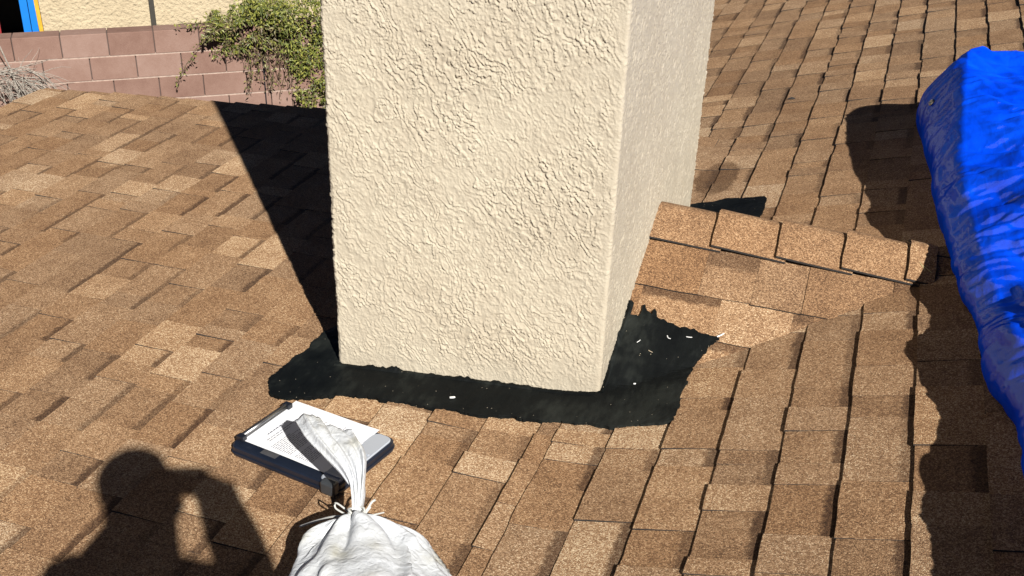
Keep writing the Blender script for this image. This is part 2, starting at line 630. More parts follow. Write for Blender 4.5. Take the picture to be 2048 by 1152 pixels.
# ridge caps: each bent over the ridge, its butt end (towards the chimney) lapping the one before
cap_x = [XR-.004, .290, .475, .658, .834]
def ridge_cap(x0, x1, hb, hn, cut=None):
    prof_ = []
    half = .128
    for t in (-1.0, -.75, -.5, -.25, -.1, 0, .1, .25, .5, .75, 1.0):
        y = CR_Y+.012+t*half
        z = CR_Z+.004-max(0, math.sqrt((t*half)**2+.022**2)-.022)*(CR_SL+.02)
        if t < -.9:
            z -= .002
        prof_.append((y, z))
    n = len(prof_); nx = 5
    V = []
    for i in range(nx):
        f = i/(nx-1)
        x = x0+(x1-x0)*f
        for (y, z) in prof_:
            j = random.uniform(-.0012, .0012)
            V.append((x+(j*1.4 if i in (0, nx-1) else 0), y, z+hb*(1-f)+hn*f+.005+j*.3))
    m_ = len(V)
    V += [(x, y, z-.0055) for x, y, z in V]
    F = []; mi = []
    for i in range(nx-1):
        for k in range(n-1):
            a = i*n+k
            F.append((a, a+n, a+n+1, a+1)); mi.append(0)
            F.append((a+m_, a+m_+1, a+m_+n+1, a+m_+n)); mi.append(1)
    for k in range(n-1):
        F.append((k, k+1, k+1+m_, k+m_)); mi.append(1)
        a = (nx-1)*n+k
        F.append((a+1, a, a+m_, a+1+m_)); mi.append(1)
    for i in range(nx-1):
        a = i*n
        F.append((a, a+m_, a+n+m_, a+n)); mi.append(1)
        a = i*n+n-1
        F.append((a+m_, a, a+n, a+n+m_)); mi.append(1)
    tone = (random.uniform(.28, .38), 0, random.uniform(.4, .8))
    return make_piece_obj('ridge_shingle', (V, F, mi, tone, [0]*len(V), 0, ''), cricket)
for i, x in enumerate(cap_x):
    ridge_cap(x, (x+.215) if i < 4 else .906, .016 if i else .010, .001 if i < 4 else .010)

# fascia boards, walls below
def xf_id(x, y, z):
    return (x, y, z)
V = []; F = []
x0, x1 = EAVE_X+.02, -.02
zz0, zz1 = prof_z(x0), prof_z(x1)
V = [(x0, RAKE_Y-.04, zz0-.17), (x1, RAKE_Y-.04, zz1-.17), (x1, RAKE_Y-.012, zz1-.17), (x0, RAKE_Y-.012, zz0-.17),
     (x0, RAKE_Y-.04, zz0-.027), (x1, RAKE_Y-.04, zz1-.027), (x1, RAKE_Y-.012, zz1-.027), (x0, RAKE_Y-.012, zz0-.027)]
mesh_obj('fascia', V, box_vf((0, 0, 0), (1, 1, 1))[1], M_WOOD, house)
box('fascia', (EAVE_X+.03, -5, prof_z(EAVE_X)-.19), (EAVE_X+.058, RAKE_Y-.05, prof_z(EAVE_X)-.03), M_WOOD, house)
box('wall', (-3.0, -4.8, -2.85), (-2.85, RAKE_Y-.3, -.28), M_STUCCO2, house)
box('wall', (-2.85, RAKE_Y-.45, -2.85), (-.3, RAKE_Y-.3, -.28), M_STUCCO2, house)
box('wall', (-.15, RAKE_Y-.3, -2.85), (0, 8.8, -.35), M_STUCCO2, house)

# ------------------------------------------------------------------ chimney
chim = tag(empty('chimney', (-.26, .65, -.1)), 'cream stucco chimney rising from the shingled roof', 'chimney')
cor = [np.array(c) for c in ((-.644, 0.), (XR, .039), (XR, 1.325), (-.644, 1.325))]
def chimney():
    # perimeter samples with outward normals, rounded corners
    pts = []; nor = []; uu = []; wt = []
    ncor = 4; r = .011
    for i in range(4):
        a, b = cor[i], cor[(i+1) % 4]
        d = (b-a)/np.linalg.norm(b-a); nrm = np.array([d[1], -d[0]])
        L = np.linalg.norm(b-a)
        step = (.0020, .0032, .03, .012)[i]
        n = int((L-2*r)/step)
        for k in range(n+1):
            t = r+(L-2*r)*k/n
            pts.append(a+d*t); nor.append(nrm); uu.append(t+(0, 3.1, 9, 15)[i]); wt.append(i)
        c2 = cor[(i+2) % 4]
        d2 = (c2-b)/np.linalg.norm(c2-b); n2 = np.array([d2[1], -d2[0]])
        ctr = b-d*r+d2*r
        for k in range(1, 8):
            th = k/8
            nn = nrm*math.cos(th*math.pi/2)+n2*math.sin(th*math.pi/2)
            pts.append(ctr+nn*r); nor.append(nn); uu.append(L+r*th*1.5+(0, 3.1, 9, 15)[i]); wt.append(i+10)
    pts = np.array(pts); nor = np.array(nor); uu = np.array(uu); wt = np.array(wt)
    zs = np.concatenate([np.arange(-.25, -.08, .02), np.arange(-.08, 1.10, .0021), np.arange(1.15, 2.32, .03)])
    Uu, Z = np.meshgrid(uu, zs)
    W = np.meshgrid(wt, zs)[0]
    # trowelled stucco: overlapping scales whose free edges face down and to the left
    ang = rad(-33)
    q = Uu*math.sin(ang)+Z*math.cos(ang)           # along the scales
    v = -Uu*math.cos(ang)+Z*math.sin(ang)          # across, positive towards lower left
    def scales(fr_, k, seed, wamp):
        warp = fbm(q*fr_*.55, v*fr_, seed, 4, .55)
        g = v*k + wamp*warp + .7*fbm(q*60, v*80, seed+9, 2)
        f = g-np.floor(g)
        return f**2.0*(1-sstep(.965, 1.0, f))
    m1 = .25+.75*sstep(.28, .44, fbm(q*13+4, v*24, 21, 4, .6))
    m2 = .25+.75*sstep(.32, .47, fbm(q*26+7, v*40, 25, 3, .6))
    dens = .72+.28*sstep(.35, .6, fbm(Uu*3.4, Z*3.4, 31, 2))
    flat = sstep(.64, .72, fbm(Uu*9, Z*9, 44, 3))
    lump = fbm(Uu*48, Z*48, 51, 3)-.5
    fine = fbm(Uu*140, Z*140, 61, 2)-.5
    big = fbm(Uu*5, Z*5, 71, 2)-.5
    H = (.0044*scales(20, 28, 3, 6.5)*m1 + .0032*scales(38, 60, 13, 7.5)*m2)*dens*(1-.4*flat) + .0016*lump*(1-.5*flat) + .0014*fine*(1-.5*flat) + .005*big
    # the upslope face and the corners were floated smoother
    smooth_f = np.where(W == 1, .38, np.where(W == 10, .45, np.where(W >= 10, .9, 1.0)))
    edge = np.where(W == 0, sstep(.70, .755, Uu), 0)     # floated strip along the right-hand corner
    smooth_f = smooth_f*(1-.5*edge)
    pit = np.where(W == 1, -.0016*sstep(.60, .72, fbm(Uu*80, Z*60, 81, 3)), 0)
    low = sstep(.0, .10, Z-(-.048+.085*np.clip(Uu/.762, 0, 1)))          # smoother foot
    H = H*smooth_f*(.45+.55*low)+pit
    P = np.empty((len(zs), len(uu), 3))
    P[..., 0] = pts[:, 0]+nor[:, 0]*H
    P[..., 1] = pts[:, 1]+nor[:, 1]*H
    P[..., 2] = Z
    nu, nv = len(uu), len(zs)
    i, j = np.meshgrid(np.arange(nu), np.arange(nv-1))
    a = (j*nu+i).ravel(); b = (j*nu+(i+1) % nu).ravel()
    F = np.stack([a, b, b+nu, a+nu], 1)
    fast_mesh('stucco_shaft', P.reshape(-1, 3), F, M_STUCCO, chim)
chimney()
box('cap', (-.70, -.05, 2.30), (.175, 1.36, 2.38), M_STUCCO, chim, .012)
box('flue_cover', (-.50, .2, 2.379), (-.02, 1.1, 2.55), M_METAL, chim, .01)

# black roofing cement brushed round the foot of the chimney
def tar_material():
    M, n, l, b = mat('black_roofing_cement')
    g = N(n, 'ShaderNodeNewGeometry')
    mp = N(n, 'ShaderNodeMapping'); mp.inputs['Scale'].default_value = (1, .35, 1); mp.inputs['Rotation'].default_value = (0, 0, .25)
    l.new(g.outputs['Position'], mp.inputs['Vector'])
    t = N(n, 'ShaderNodeTexNoise'); t.inputs['Scale'].default_value = 60; t.inputs['Detail'].default_value = 6
    l.new(mp.outputs[0], t.inputs['Vector'])
    t2 = N(n, 'ShaderNodeTexNoise'); t2.inputs['Scale'].default_value = 6; t2.inputs['Detail'].default_value = 4
    l.new(g.outputs['Position'], t2.inputs['Vector'])
    vo = N(n, 'ShaderNodeTexVoronoi'); vo.inputs['Scale'].default_value = 70
    l.new(g.outputs['Position'], vo.inputs['Vector'])
    c = ramp(n, [(.38, (.003, .004, .0045)), (.53, (.0065, .008, .008)), (.68, (.022, .025, .022))])
    f = math_node(n, l, 'ADD', math_node(n, l, 'MULTIPLY', t.outputs[0], .30), math_node(n, l, 'MULTIPLY', t2.outputs[0], .75))
    l.new(f, c.inputs[0])
    sp = math_node(n, l, 'LESS_THAN', vo.outputs['Distance'], .085)
    s = N(n, 'ShaderNodeSeparateColor'); l.new(vo.outputs['Color'], s.inputs[0])
    sp = math_node(n, l, 'MULTIPLY', sp, math_node(n, l, 'GREATER_THAN', s.outputs[0], .70))
    l.new(mixc(n, l, sp, c.outputs[0], (.22, .19, .14)), b.inputs['Base Color'])
    b.inputs['Roughness'].default_value = .62
    b.inputs['Specular IOR Level'].default_value = .08
    bp = N(n, 'ShaderNodeBump'); bp.inputs['Strength'].default_value = .5; bp.inputs['Distance'].default_value = .003
    l.new(t.outputs[0], bp.inputs['Height']); l.new(bp.outputs[0], b.inputs['Normal'])
    return M
M_TAR = tar_material()

def tar_patch(name, outline, lift=.0155, jit=.0042, inner=None):
    # densify with ragged noise
    pts = []
    n = len(outline)
    for i in range(n):
        p = np.array(outline[i]); q = np.array(outline[(i+1) % n])
        L = np.linalg.norm(q-p); k = max(1, int(L/.006))
        keep = inner and (i in inner)
        for t in range(k):
            c = p+(q-p)*t/k
            if not keep:
                d = np.array([fbm(c[0]*24, c[1]*24, 3, 5, .6)-.5, fbm(c[0]*24, c[1]*24, 13, 5, .6)-.5])*jit*6.5
                c = c+d+np.array([random.gauss(0, jit*.22), random.gauss(0, jit*.22)])
            pts.append(c)
    bm = bmesh.new()
    vs = [bm.verts.new((c[0], c[1], 0)) for c in pts]
    es = [bm.edges.new((vs[i], vs[(i+1) % len(vs)])) for i in range(len(vs))]
    bmesh.ops.triangle_fill(bm, edges=es, use_beauty=True)
    for _ in range(4):
        long_ = [e for e in bm.edges if e.calc_length() > .03]
        if not long_:
            break
        bmesh.ops.subdivide_edges(bm, edges=long_, cuts=1)
        bmesh.ops.triangulate(bm, faces=bm.faces[:])
    bnd = {v for e in bm.edges if e.is_boundary for v in e.verts}
    bm.verts.index_update()
    V = []; nv = len(bm.verts)
    for v in bm.verts:
        x, y = v.co.x, v.co.y
        h = lift+.0035*(float(fbm(x*35, y*35, 7, 3))-.5)
        if v in bnd:
            h -= .0015
        V.append((x, y, roof_z(x, y)+h))
    F = [[q.index for q in f.verts] for f in bm.faces]
    F = [f if np.cross(np.array(V[f[1]])-V[f[0]], np.array(V[f[2]])-V[f[0]])[2] > 0 else f[::-1] for f in F]
    for e in bm.edges:
        if e.is_boundary:
            f = e.link_faces[0]
            a, b = e.verts[0].index, e.verts[1].index
            V.append((V[a][0], V[a][1], V[a][2]-.019)); V.append((V[b][0], V[b][1], V[b][2]-.019))
            k = len(V)
            F.append((a, b, k-1, k-2))
    bm.free()
    o = mesh_obj(name, V, F, M_TAR, None, smooth=False)
    return o

tar_out = [(-0.60, 0.03), (-0.640, .25), (-.70, .30), (-0.776, 0.139), (-0.768, 0.068), (-0.783, -0.001), (-0.793, -0.069), (-0.794, -0.124), (-0.757, -0.194), (-0.711, -0.214), (-0.672, -0.203), (-0.615, -0.167), (-0.575, -0.156), (-0.465, -0.138), (-0.32, -0.136), (-0.249, -0.136), (-0.165, -0.136), (-0.059, -0.123), (0.057, -0.108), (0.151, -0.113), (0.203, -0.117), (0.275, -0.105), (0.329, -0.097), (0.326, 0.045), (0.326, 0.182), (0.35, 0.226), (0.378, 0.27), (0.324, 0.279), (0.247, 0.281), (0.209, 0.291), (0.189, 0.324), (0.179, 0.298), (0.155, 0.333), (0.145, 0.29), (0.10, 0.30), (.09, .08)]
tp = tar_patch('roofing_cement', tar_out, inner=(0, 34, 35))
def tar_bead(pts, nrm):
    '''thick irregular bead pressed into the corner between stucco and roof'''
    V = []; F = []
    d = np.r_[0, np.cumsum(np.linalg.norm(np.diff(np.array(pts), axis=0), axis=1))]
    ts = np.arange(0, d[-1], .004)
    xs = np.interp(ts, d, [p[0] for p in pts]); ys = np.interp(ts, d, [p[1] for p in pts])
    up_ = -.006+.018*np.clip(fbm(ts*22, 0*ts, 303, 4, .6)-.40, 0, 1)*2+.005*(fbm(ts*120, 3+0*ts, 313, 2)-.5)
    for x, y, u_ in zip(xs, ys, up_):
        z = roof_z(x, y)
        for o_, h_ in ((.016, .012), (.010, .019), (.0055, .020+u_*.5), (.0035, .018+u_), (-.004, .018+u_)):
            V.append((x+nrm[0]*o_, y+nrm[1]*o_, z+h_))
    for i in range(len(ts)-1):
        for k in range(4):
            a = i*5+k
            F.append((a, a+5, a+6, a+1))
    mesh_obj('bead', V, F, M_TAR, tp, smooth=True)
tar_bead([(-.650, -.004), (XR-.008, .035)], (0.05, -1))
tar_bead([(XR, .036), (XR, .33)], (1, 0))
tag(tp, 'black roofing cement smeared around the front foot of the chimney', 'roof patch')
back_out = [(0.10, 1.10), (0.10, 1.343), (0.154, 1.377), (0.222, 1.398), (0.364, 1.376), (0.374, 1.189), (0.344, 1.10)]
tag(tar_patch('roofing_cement', back_out, inner=(0,), jit=.004), 'black roofing cement patch behind the ridge of shingles, right of the chimney', 'roof patch')

# ------------------------------------------------------------------ ground, boundary wall, neighbour's house
def ground_material():
    M, n, l, b = mat('desert_gravel')
    g = N(n, 'ShaderNodeNewGeometry')
    v = N(n, 'ShaderNodeTexVoronoi'); v.inputs['Scale'].default_value = 40
    l.new(g.outputs['Position'], v.inputs['Vector'])
    s = N(n, 'ShaderNodeSeparateColor'); l.new(v.outputs['Color'], s.inputs[0])
    r = ramp(n, [(0, (.16, .12, .085)), (1, (.36, .29, .22))])
    l.new(s.outputs[0], r.inputs[0]); l.new(r.outputs[0], b.inputs['Base Color'])
    b.inputs['Roughness'].default_value = .95
    return M
V = [(-250, -250, -2.85), (250, -250, -2.85), (250, 250, -2.85), (-250, 250, -2.85)]
gr = mesh_obj('ground', V, [(0, 1, 2, 3)], ground_material())
gr['kind'] = 'structure'

WP = np.array([-5.484, 5.809]); WD = np.array([.79608, .60518]); WN = np.array([-.60518, .79608])   # WN points away from us
WTOP = -1.112
def wpt(a, dep, z):
    p = WP+WD*a+WN*dep
    return (p[0], p[1], z)

def block_material():
    M, n, l, b = mat('red_split_block')
    g = N(n, 'ShaderNodeNewGeometry')
    oi = N(n, 'ShaderNodeObjectInfo')
    t = N(n, 'ShaderNodeTexNoise'); t.inputs['Scale'].default_value = 5; t.inputs['Detail'].default_value = 8; t.inputs['Roughness'].default_value = .65
    l.new(g.outputs['Position'], t.inputs['Vector'])
    t2 = N(n, 'ShaderNodeTexNoise'); t2.inputs['Scale'].default_value = 160; t2.inputs['Detail'].default_value = 3
    l.new(g.outputs['Position'], t2.inputs['Vector'])
    f = math_node(n, l, 'ADD', math_node(n, l, 'MULTIPLY', t.outputs[0], .5), math_node(n, l, 'MULTIPLY', t2.outputs[0], .3))
    f = math_node(n, l, 'ADD', f, math_node(n, l, 'MULTIPLY', oi.outputs['Random'], .28))
    r = ramp(n, [(.30, (.205, .115, .088)), (.52, (.295, .182, .143)), (.74, (.37, .25, .205))])
    l.new(f, r.inputs[0])
    l.new(r.outputs[0], b.inputs['Base Color'])
    b.inputs['Roughness'].default_value = .95
    b.inputs['Specular IOR Level'].default_value = .15
    bp = N(n, 'ShaderNodeBump'); bp.inputs['Strength'].default_value = .6; bp.inputs['Distance'].default_value = .004
    l.new(t2.outputs[0], bp.inputs['Height']); l.new(bp.outputs[0], b.inputs['Normal'])
    return M
M_BLOCK = block_material()
M_MORTAR = simple('pale_mortar', (.47, .35, .285), .95, .2, 40)
bw = tag(empty('block_wall', wpt(0, .1, -2.85)), 'red concrete block boundary wall between the roof and the neighbouring house', 'wall')
RH, BL, TH = .2135, .3905, .19
WL, WR = -6.2, 7.0
def wbox(name, a0, a1, d0, d1, z0, z1, M, parent, bevel=0):
    return box(name, (a0, d0, z0), (a1, d1, z1), M, parent, bevel, lambda x, y, z: wpt(x, y, z))
# mortar core, a few mm behind the block faces, per bed joint proud-ish as struck joints
wbox('mortar', WL, WR, .035, TH-.035, -2.85, WTOP-.01, simple('mortar_painted_shade', (.10, .07, .06), .95), bw)  # core colour darkened so the sunlit upright joints look shaded
for row in range(1, 6):
    wbox('bed_joint', -3.3, 3.6, .003, TH-.003, WTOP-row*RH-.001, WTOP-row*RH+.0105, M_MORTAR, bw)
blk_cache = {}
def add_block(a0, a1, row):
    z1 = WTOP-row*RH; z0 = z1-RH
    jz = .010
    key = (round(a1-a0, 3), row == 0)
    if key not in blk_cache:
        bm = bmesh.new()
        v, f = box_vf((.0035, 0, jz), (a1-a0-.0035, TH, RH))
        bv = [bm.verts.new(p) for p in v]
        for q in f:
            bm.faces.new([bv[i] for i in q])
        bmesh.ops.bevel(bm, geom=bm.edges[:], offset=.004, segments=1, affect='EDGES')
        me = bpy.data.meshes.new('block'); bm.to_mesh(me); bm.free()
        me.materials.append(M_BLOCK)
        blk_cache[key] = me
    o = link('block', blk_cache[key], bw)
    p = wpt(a0, random.uniform(-.0025, .0025), z0)
    o.location = Vector(p)-bw.location
    o.rotation_euler = (0, 0, math.atan2(WD[1], WD[0]))
nblk = 0
for row in range(8):
    off = .028 if row % 2 == 0 else .028+BL/2+.02
    a = off-BL*17
    if row > 4:
        continue
    while a < 3.2:
        if a+BL > -3.3:
            add_block(a, a+BL, row); nblk += 1
        a += BL
# far ends and the foot of the wall, out of the picture
for row in range(8):
    z1 = WTOP-row*RH
    if row > 4:
        wbox('block_course', WL, WR, 0, TH, z1-RH+.01, z1, M_BLOCK, bw)
    else:
        wbox('block_course', WL, -3.36, 0, TH, z1-RH+.01, z1, M_BLOCK, bw)
        wbox('block_course', 3.62, WR, 0, TH, z1-RH+.01, z1, M_BLOCK, bw)
box('control_joint', (.965, -.0045, -2.8), (.977, .004, WTOP-.02), M_BLACK, bw, 0, lambda x, y, z: wpt(x, y, z))

# neighbour's house: its stucco wall and an open, dark bay on the left
HD = 2.6
nh = tag(empty('neighbor_house', wpt(3, HD+3, -2.85)), 'cream stucco neighbouring house behind the block wall with a dark open bay', 'house')
def npx(px, py, dep):
    """point on the plane `dep` behind the boundary wall seen at a picture position (used for sizes only)"""
    d = FW+CR*(px-1024)/FPX+CU*(576-py)/FPX
    n3 = np.array([WN[0], WN[1], 0]); o3 = np.array([*(WP+WN*dep), 0])
    t = ((o3-CAM)@n3)/(d@n3)
    h = CAM+t*d
    return float((h[:2]-WP)@WD), float(h[2])
aE = npx(81, 40, HD)[0]
wbox('wall', aE, 9, HD, HD+.2, -2.85, .35, M_STUCCO2, nh)
wbox('wall', -9, aE-3.2, HD+.001, HD+.2, -2.85, .35, M_STUCCO2, nh)
wbox('lintel', aE-3.2, aE, HD+.002, HD+.2, -.42, .35, M_STUCCO2, nh)
M_DARK = simple('interior_painted_shade', (.035, .03, .028), .9)  # near-black colour puts the bay's shade into its walls and ceiling
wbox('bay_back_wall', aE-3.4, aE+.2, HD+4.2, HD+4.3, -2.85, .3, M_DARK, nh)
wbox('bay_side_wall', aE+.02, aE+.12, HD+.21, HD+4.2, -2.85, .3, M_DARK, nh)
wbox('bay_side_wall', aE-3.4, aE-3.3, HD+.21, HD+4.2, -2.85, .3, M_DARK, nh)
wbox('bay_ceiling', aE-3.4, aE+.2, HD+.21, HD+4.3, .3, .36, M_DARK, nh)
M_ROOF2 = simple('tan_roof_tile', (.25, .15, .1), .8)
wbox('roof', -9.4, 9.4, HD-.5, HD+6, .361, .5, M_ROOF2, nh)
ap, _ = npx(306, 30, HD)
wbox('downspout', ap-.03, ap+.025, HD-.05, HD-.002, -2.85, .34, simple('dark_bronze_metal', (.05, .045, .035), .5), nh, .004)

# blue ladder, red hand truck rail and yellow strap leaning at the edge of the bay
M_BLUE = simple('blue_fibreglass', (.0, .20, .70), .45, .05)
def pole(name, p0, p1, w_, d_, M, parent=None):
    """flat-sided rail between two points given as (along, depth, z)"""
    a = np.array(wpt(*p0)); b = np.array(wpt(*p1))
    ax = (b-a)/np.linalg.norm(b-a)
    sx = np.array([WD[0], WD[1], 0]); sx = sx-ax*(sx@ax); sx /= np.linalg.norm(sx)
    sy = np.cross(ax, sx)
    V = []
    for c in (a, b):
        for i, j in ((-1, -1), (1, -1), (1, 1), (-1, 1)):
            V.append(c+sx*w_/2*i+sy*d_/2*j)
    return mesh_obj(name, V, box_vf((0, 0, 0), (1, 1, 1))[1], M, parent)
HB = HD-.22
def bay_x(px):
    return npx(px, 40, HB)[0]
lad = tag(empty('ladder', wpt(bay_x(55), HB, -2.85)), 'blue ladder standing upright at the edge of the neighbour\'s dark bay', 'ladder')
x1_, x2_ = bay_x(52), bay_x(67)
pole('rail', (x1_, HB, -2.85), (x1_, HB+.02, .3), .074, .03, M_BLUE, lad)
pole('rail', (x2_, HB+.05, -2.85), (x2_, HB+.07, .3), .064, .03, M_BLUE, lad)
for i in range(9):
    z = -2.6+.31*i
    pole('rung', (x1_-.02, HB+.05, z), (x2_-.02, HB+.10, z), .03, .03, M_METAL, lad)
M_RED = simple('red_paint', (.33, .012, .015), .5)
rd = tag(empty('hand_truck', wpt(bay_x(42), HB+.15, -2.85)), 'dark red metal frame standing left of the blue ladder', 'hand truck')
xr = bay_x(40)
pole('rail', (xr, HB+.2, -2.85), (xr+.05, HB+.25, -.4), .03, .03, M_RED, rd)
pole('rail', (xr-.28, HB+.45, -2.85), (xr-.25, HB+.5, -.4), .03, .03, M_RED, rd)
for z in (-2.5, -1.9, -1.3, -.7):
    pole('crossbar', (xr-.28, HB+.45, z), (xr+.02, HB+.22, z), .025, .025, M_RED, rd)
M_YEL = simple('yellow_plastic', (.75, .42, .03), .5)
xy = bay_x(80)
yl = tag(empty('pole', wpt(xy, HB, -2.85)), 'yellow pole leaning at the wall edge right of the blue ladder', 'pole')
pole('handle', (xy+.02, HB+.03, -2.85), (xy-.025, HB+.045, -.85), .040, .02, M_YEL, yl)
pole('grip', (xy-.025, HB+.045, -.85), (xy-.04, HB+.048, -.35), .044, .026, M_BLACK, yl)

# ------------------------------------------------------------------ vine over the wall and the dry bush
def leaf_material(name, cols):
    M, n, l, b = mat(name)
    g = N(n, 'ShaderNodeNewGeometry')
    r = ramp(n, cols)
    l.new(g.outputs['Random Per Island'], r.inputs[0])
    l.new(r.outputs[0], b.inputs['Base Color'])
    b.inputs['Roughness'].default_value = .55
    return M
M_LEAF = leaf_material('vine_leaf', [(0, (.07, .09, .016)), (.35, (.145, .17, .026)), (.7, (.225, .24, .036)), (1, (.33, .31, .06))])
M_DRYLEAF = leaf_material('dry_vine_leaf', [(0, (.09, .07, .03)), (.5, (.20, .14, .07)), (1, (.14, .15, .04))])
M_STEM = simple('vine_stem', (.10, .065, .035), .9)
vine = tag(empty('vine', wpt(1.6, .1, -2.85)), 'green climbing vine spilling over the block wall beside the chimney', 'vine')

def leaf(V, F, p, d, up, L, W):
    d = d/np.linalg.norm(d)
    s = np.cross(d, up); s /= (np.linalg.norm(s)+1e-9)
    n_ = np.cross(s, d)
    b = len(V)
    V += [p, p+d*L*.5+s*W*.5+n_*W*.15, p+d*L-n_*L*.1, p+d*L*.5-s*W*.5+n_*W*.15]
    F += [(b, b+1, b+2), (b, b+2, b+3)]

def w3(a, dep, z):
    return np.array(wpt(a, dep, z))
def build_vine():
    GV, GF, DV, DF = [], [], [], []
    stems = []
    rr = random.Random(5)
    def trail(a, dep, z, da, dz, n, dry, step=.05, dens=3, droop=.02):
        pts = []
        for i in range(n):
            p = w3(a, dep, z); pts.append(p)
            for _ in range(dens):
                q = p+np.array([rr.gauss(0, .02) for _ in range(3)])
                dirv = np.array([rr.gauss(0, .6), rr.gauss(0, .6)-.2, rr.gauss(-.5, .5)])
                V, F = (DV, DF) if rr.random() < dry else (GV, GF)
                leaf(V, F, q, dirv, np.array([rr.gauss(0, .5), -.6, .8]), rr.uniform(.024, .046), rr.uniform(.009, .016))
            a += da*step+rr.gauss(0, .008); z += dz*step+rr.gauss(0, .006)
            dep += rr.gauss(-.002, .008); dz -= droop
        stems.append(pts)
    # dense mass: crown above the wall, curtain at the right
    def crown_top(a):
        return WTOP+.02+.205*min(1, max(0, (a-.50)/.45))*(1+.12*math.sin(a*9))+.03*math.sin(a*23)
    for _ in range(25000):
        a = rr.uniform(.42, 2.9)
        top = crown_top(a)
        if a < .62:
            bot = WTOP-.06
        elif a < 1.18:
            bot = WTOP-.12-.14*rr.random()
        else:
            bot = WTOP-.18-min(1, (a-1.18)/.15)*1.15
        u = rr.random()
        z = bot+(top-bot)*(u**.8)
        thick = .22 if z > WTOP else .14
        dep = -rr.uniform(.0, thick)-.03*math.sin(a*17+z*11)
        if z > WTOP and rr.random() < .5:
            dep = rr.uniform(0, .35)
        hole = float(fbm(a*9, z*9, 77, 3))
        if hole < (.45 if a < 1.2 else .36) and z < WTOP+.10:
            continue
        inner_dry = .62 if (a < 1.12 and z < WTOP+.06) else (.22 if z < WTOP-.5 else .06)
        V, F = (DV, DF) if rr.random() < inner_dry else (GV, GF)
        p = w3(a, dep, z)
        dirv = np.array([rr.gauss(0, .7), rr.gauss(-.25, .6), rr.gauss(-.3, .6)])
        leaf(V, F, p, dirv, np.array([rr.gauss(0, .5), -.6+rr.gauss(0, .3), .8]), rr.choice((.03, .04, .05, .062))*rr.uniform(.8, 1.1), rr.uniform(.010, .021))
    # trailing shoots on the left, hanging shoots below
    trail(.60, -.05, WTOP+.02, -1, .25, 9, .1, .05, 6, .035)
    trail(.55, -.06, WTOP-.02, -.75, -.45, 15, .35, .036, 4, .06)
    trail(.78, -.07, WTOP-.02, -.8, -.5, 9, .05, .04, 9, .05)
    trail(.58, -.03, WTOP+.04, -.9, .15, 6, .1, .05, 6, .05)
    for i in range(26):
        trail(rr.uniform(.72, 1.2), -rr.uniform(.03, .1), WTOP-rr.uniform(.12, .2), rr.uniform(-.35, .35), -1, rr.randint(4, 9), .75, .045, 2, .02)
    for i in range(7):
        trail(rr.uniform(.98, 1.2), -rr.uniform(.03, .08), WTOP-rr.uniform(.3, .4), rr.uniform(-.3, .3), -1, rr.randint(4, 8), .9, .045, 1, .0)
    for i in range(16):
        a = rr.uniform(.6, 1.5)
        trail(a, -rr.uniform(.0, .1), crown_top(a)-.03, rr.uniform(-.4, .4), 1, rr.randint(2, 3), .05, .03, 4, .1)
    o = mesh_obj('leaves', GV, GF, M_LEAF, vine); o['kind'] = 'stuff'
    o = mesh_obj('dry_leaves', DV, DF, M_DRYLEAF, vine); o['kind'] = 'stuff'
    SV, SF = [], []
    for i in range(9):
        a = 1.2+.2*i+rr.uniform(-.05, .05)
        stems.append([w3(a, .0-.03, -2.85), w3(a+rr.uniform(-.08, .08), -.05, -2.2), w3(a+rr.uniform(-.1, .1), -.05, -1.6), w3(a-.2+rr.uniform(-.2, .2), -.04, -1.05)])
    for s in stems:
        if len(s) > 1:
            v, f = tube_vf(s, .0028, 4, len(SV))
            SV += v; SF += f
    o = mesh_obj('stems', SV, SF, M_STEM, vine); o['kind'] = 'stuff'
build_vine()

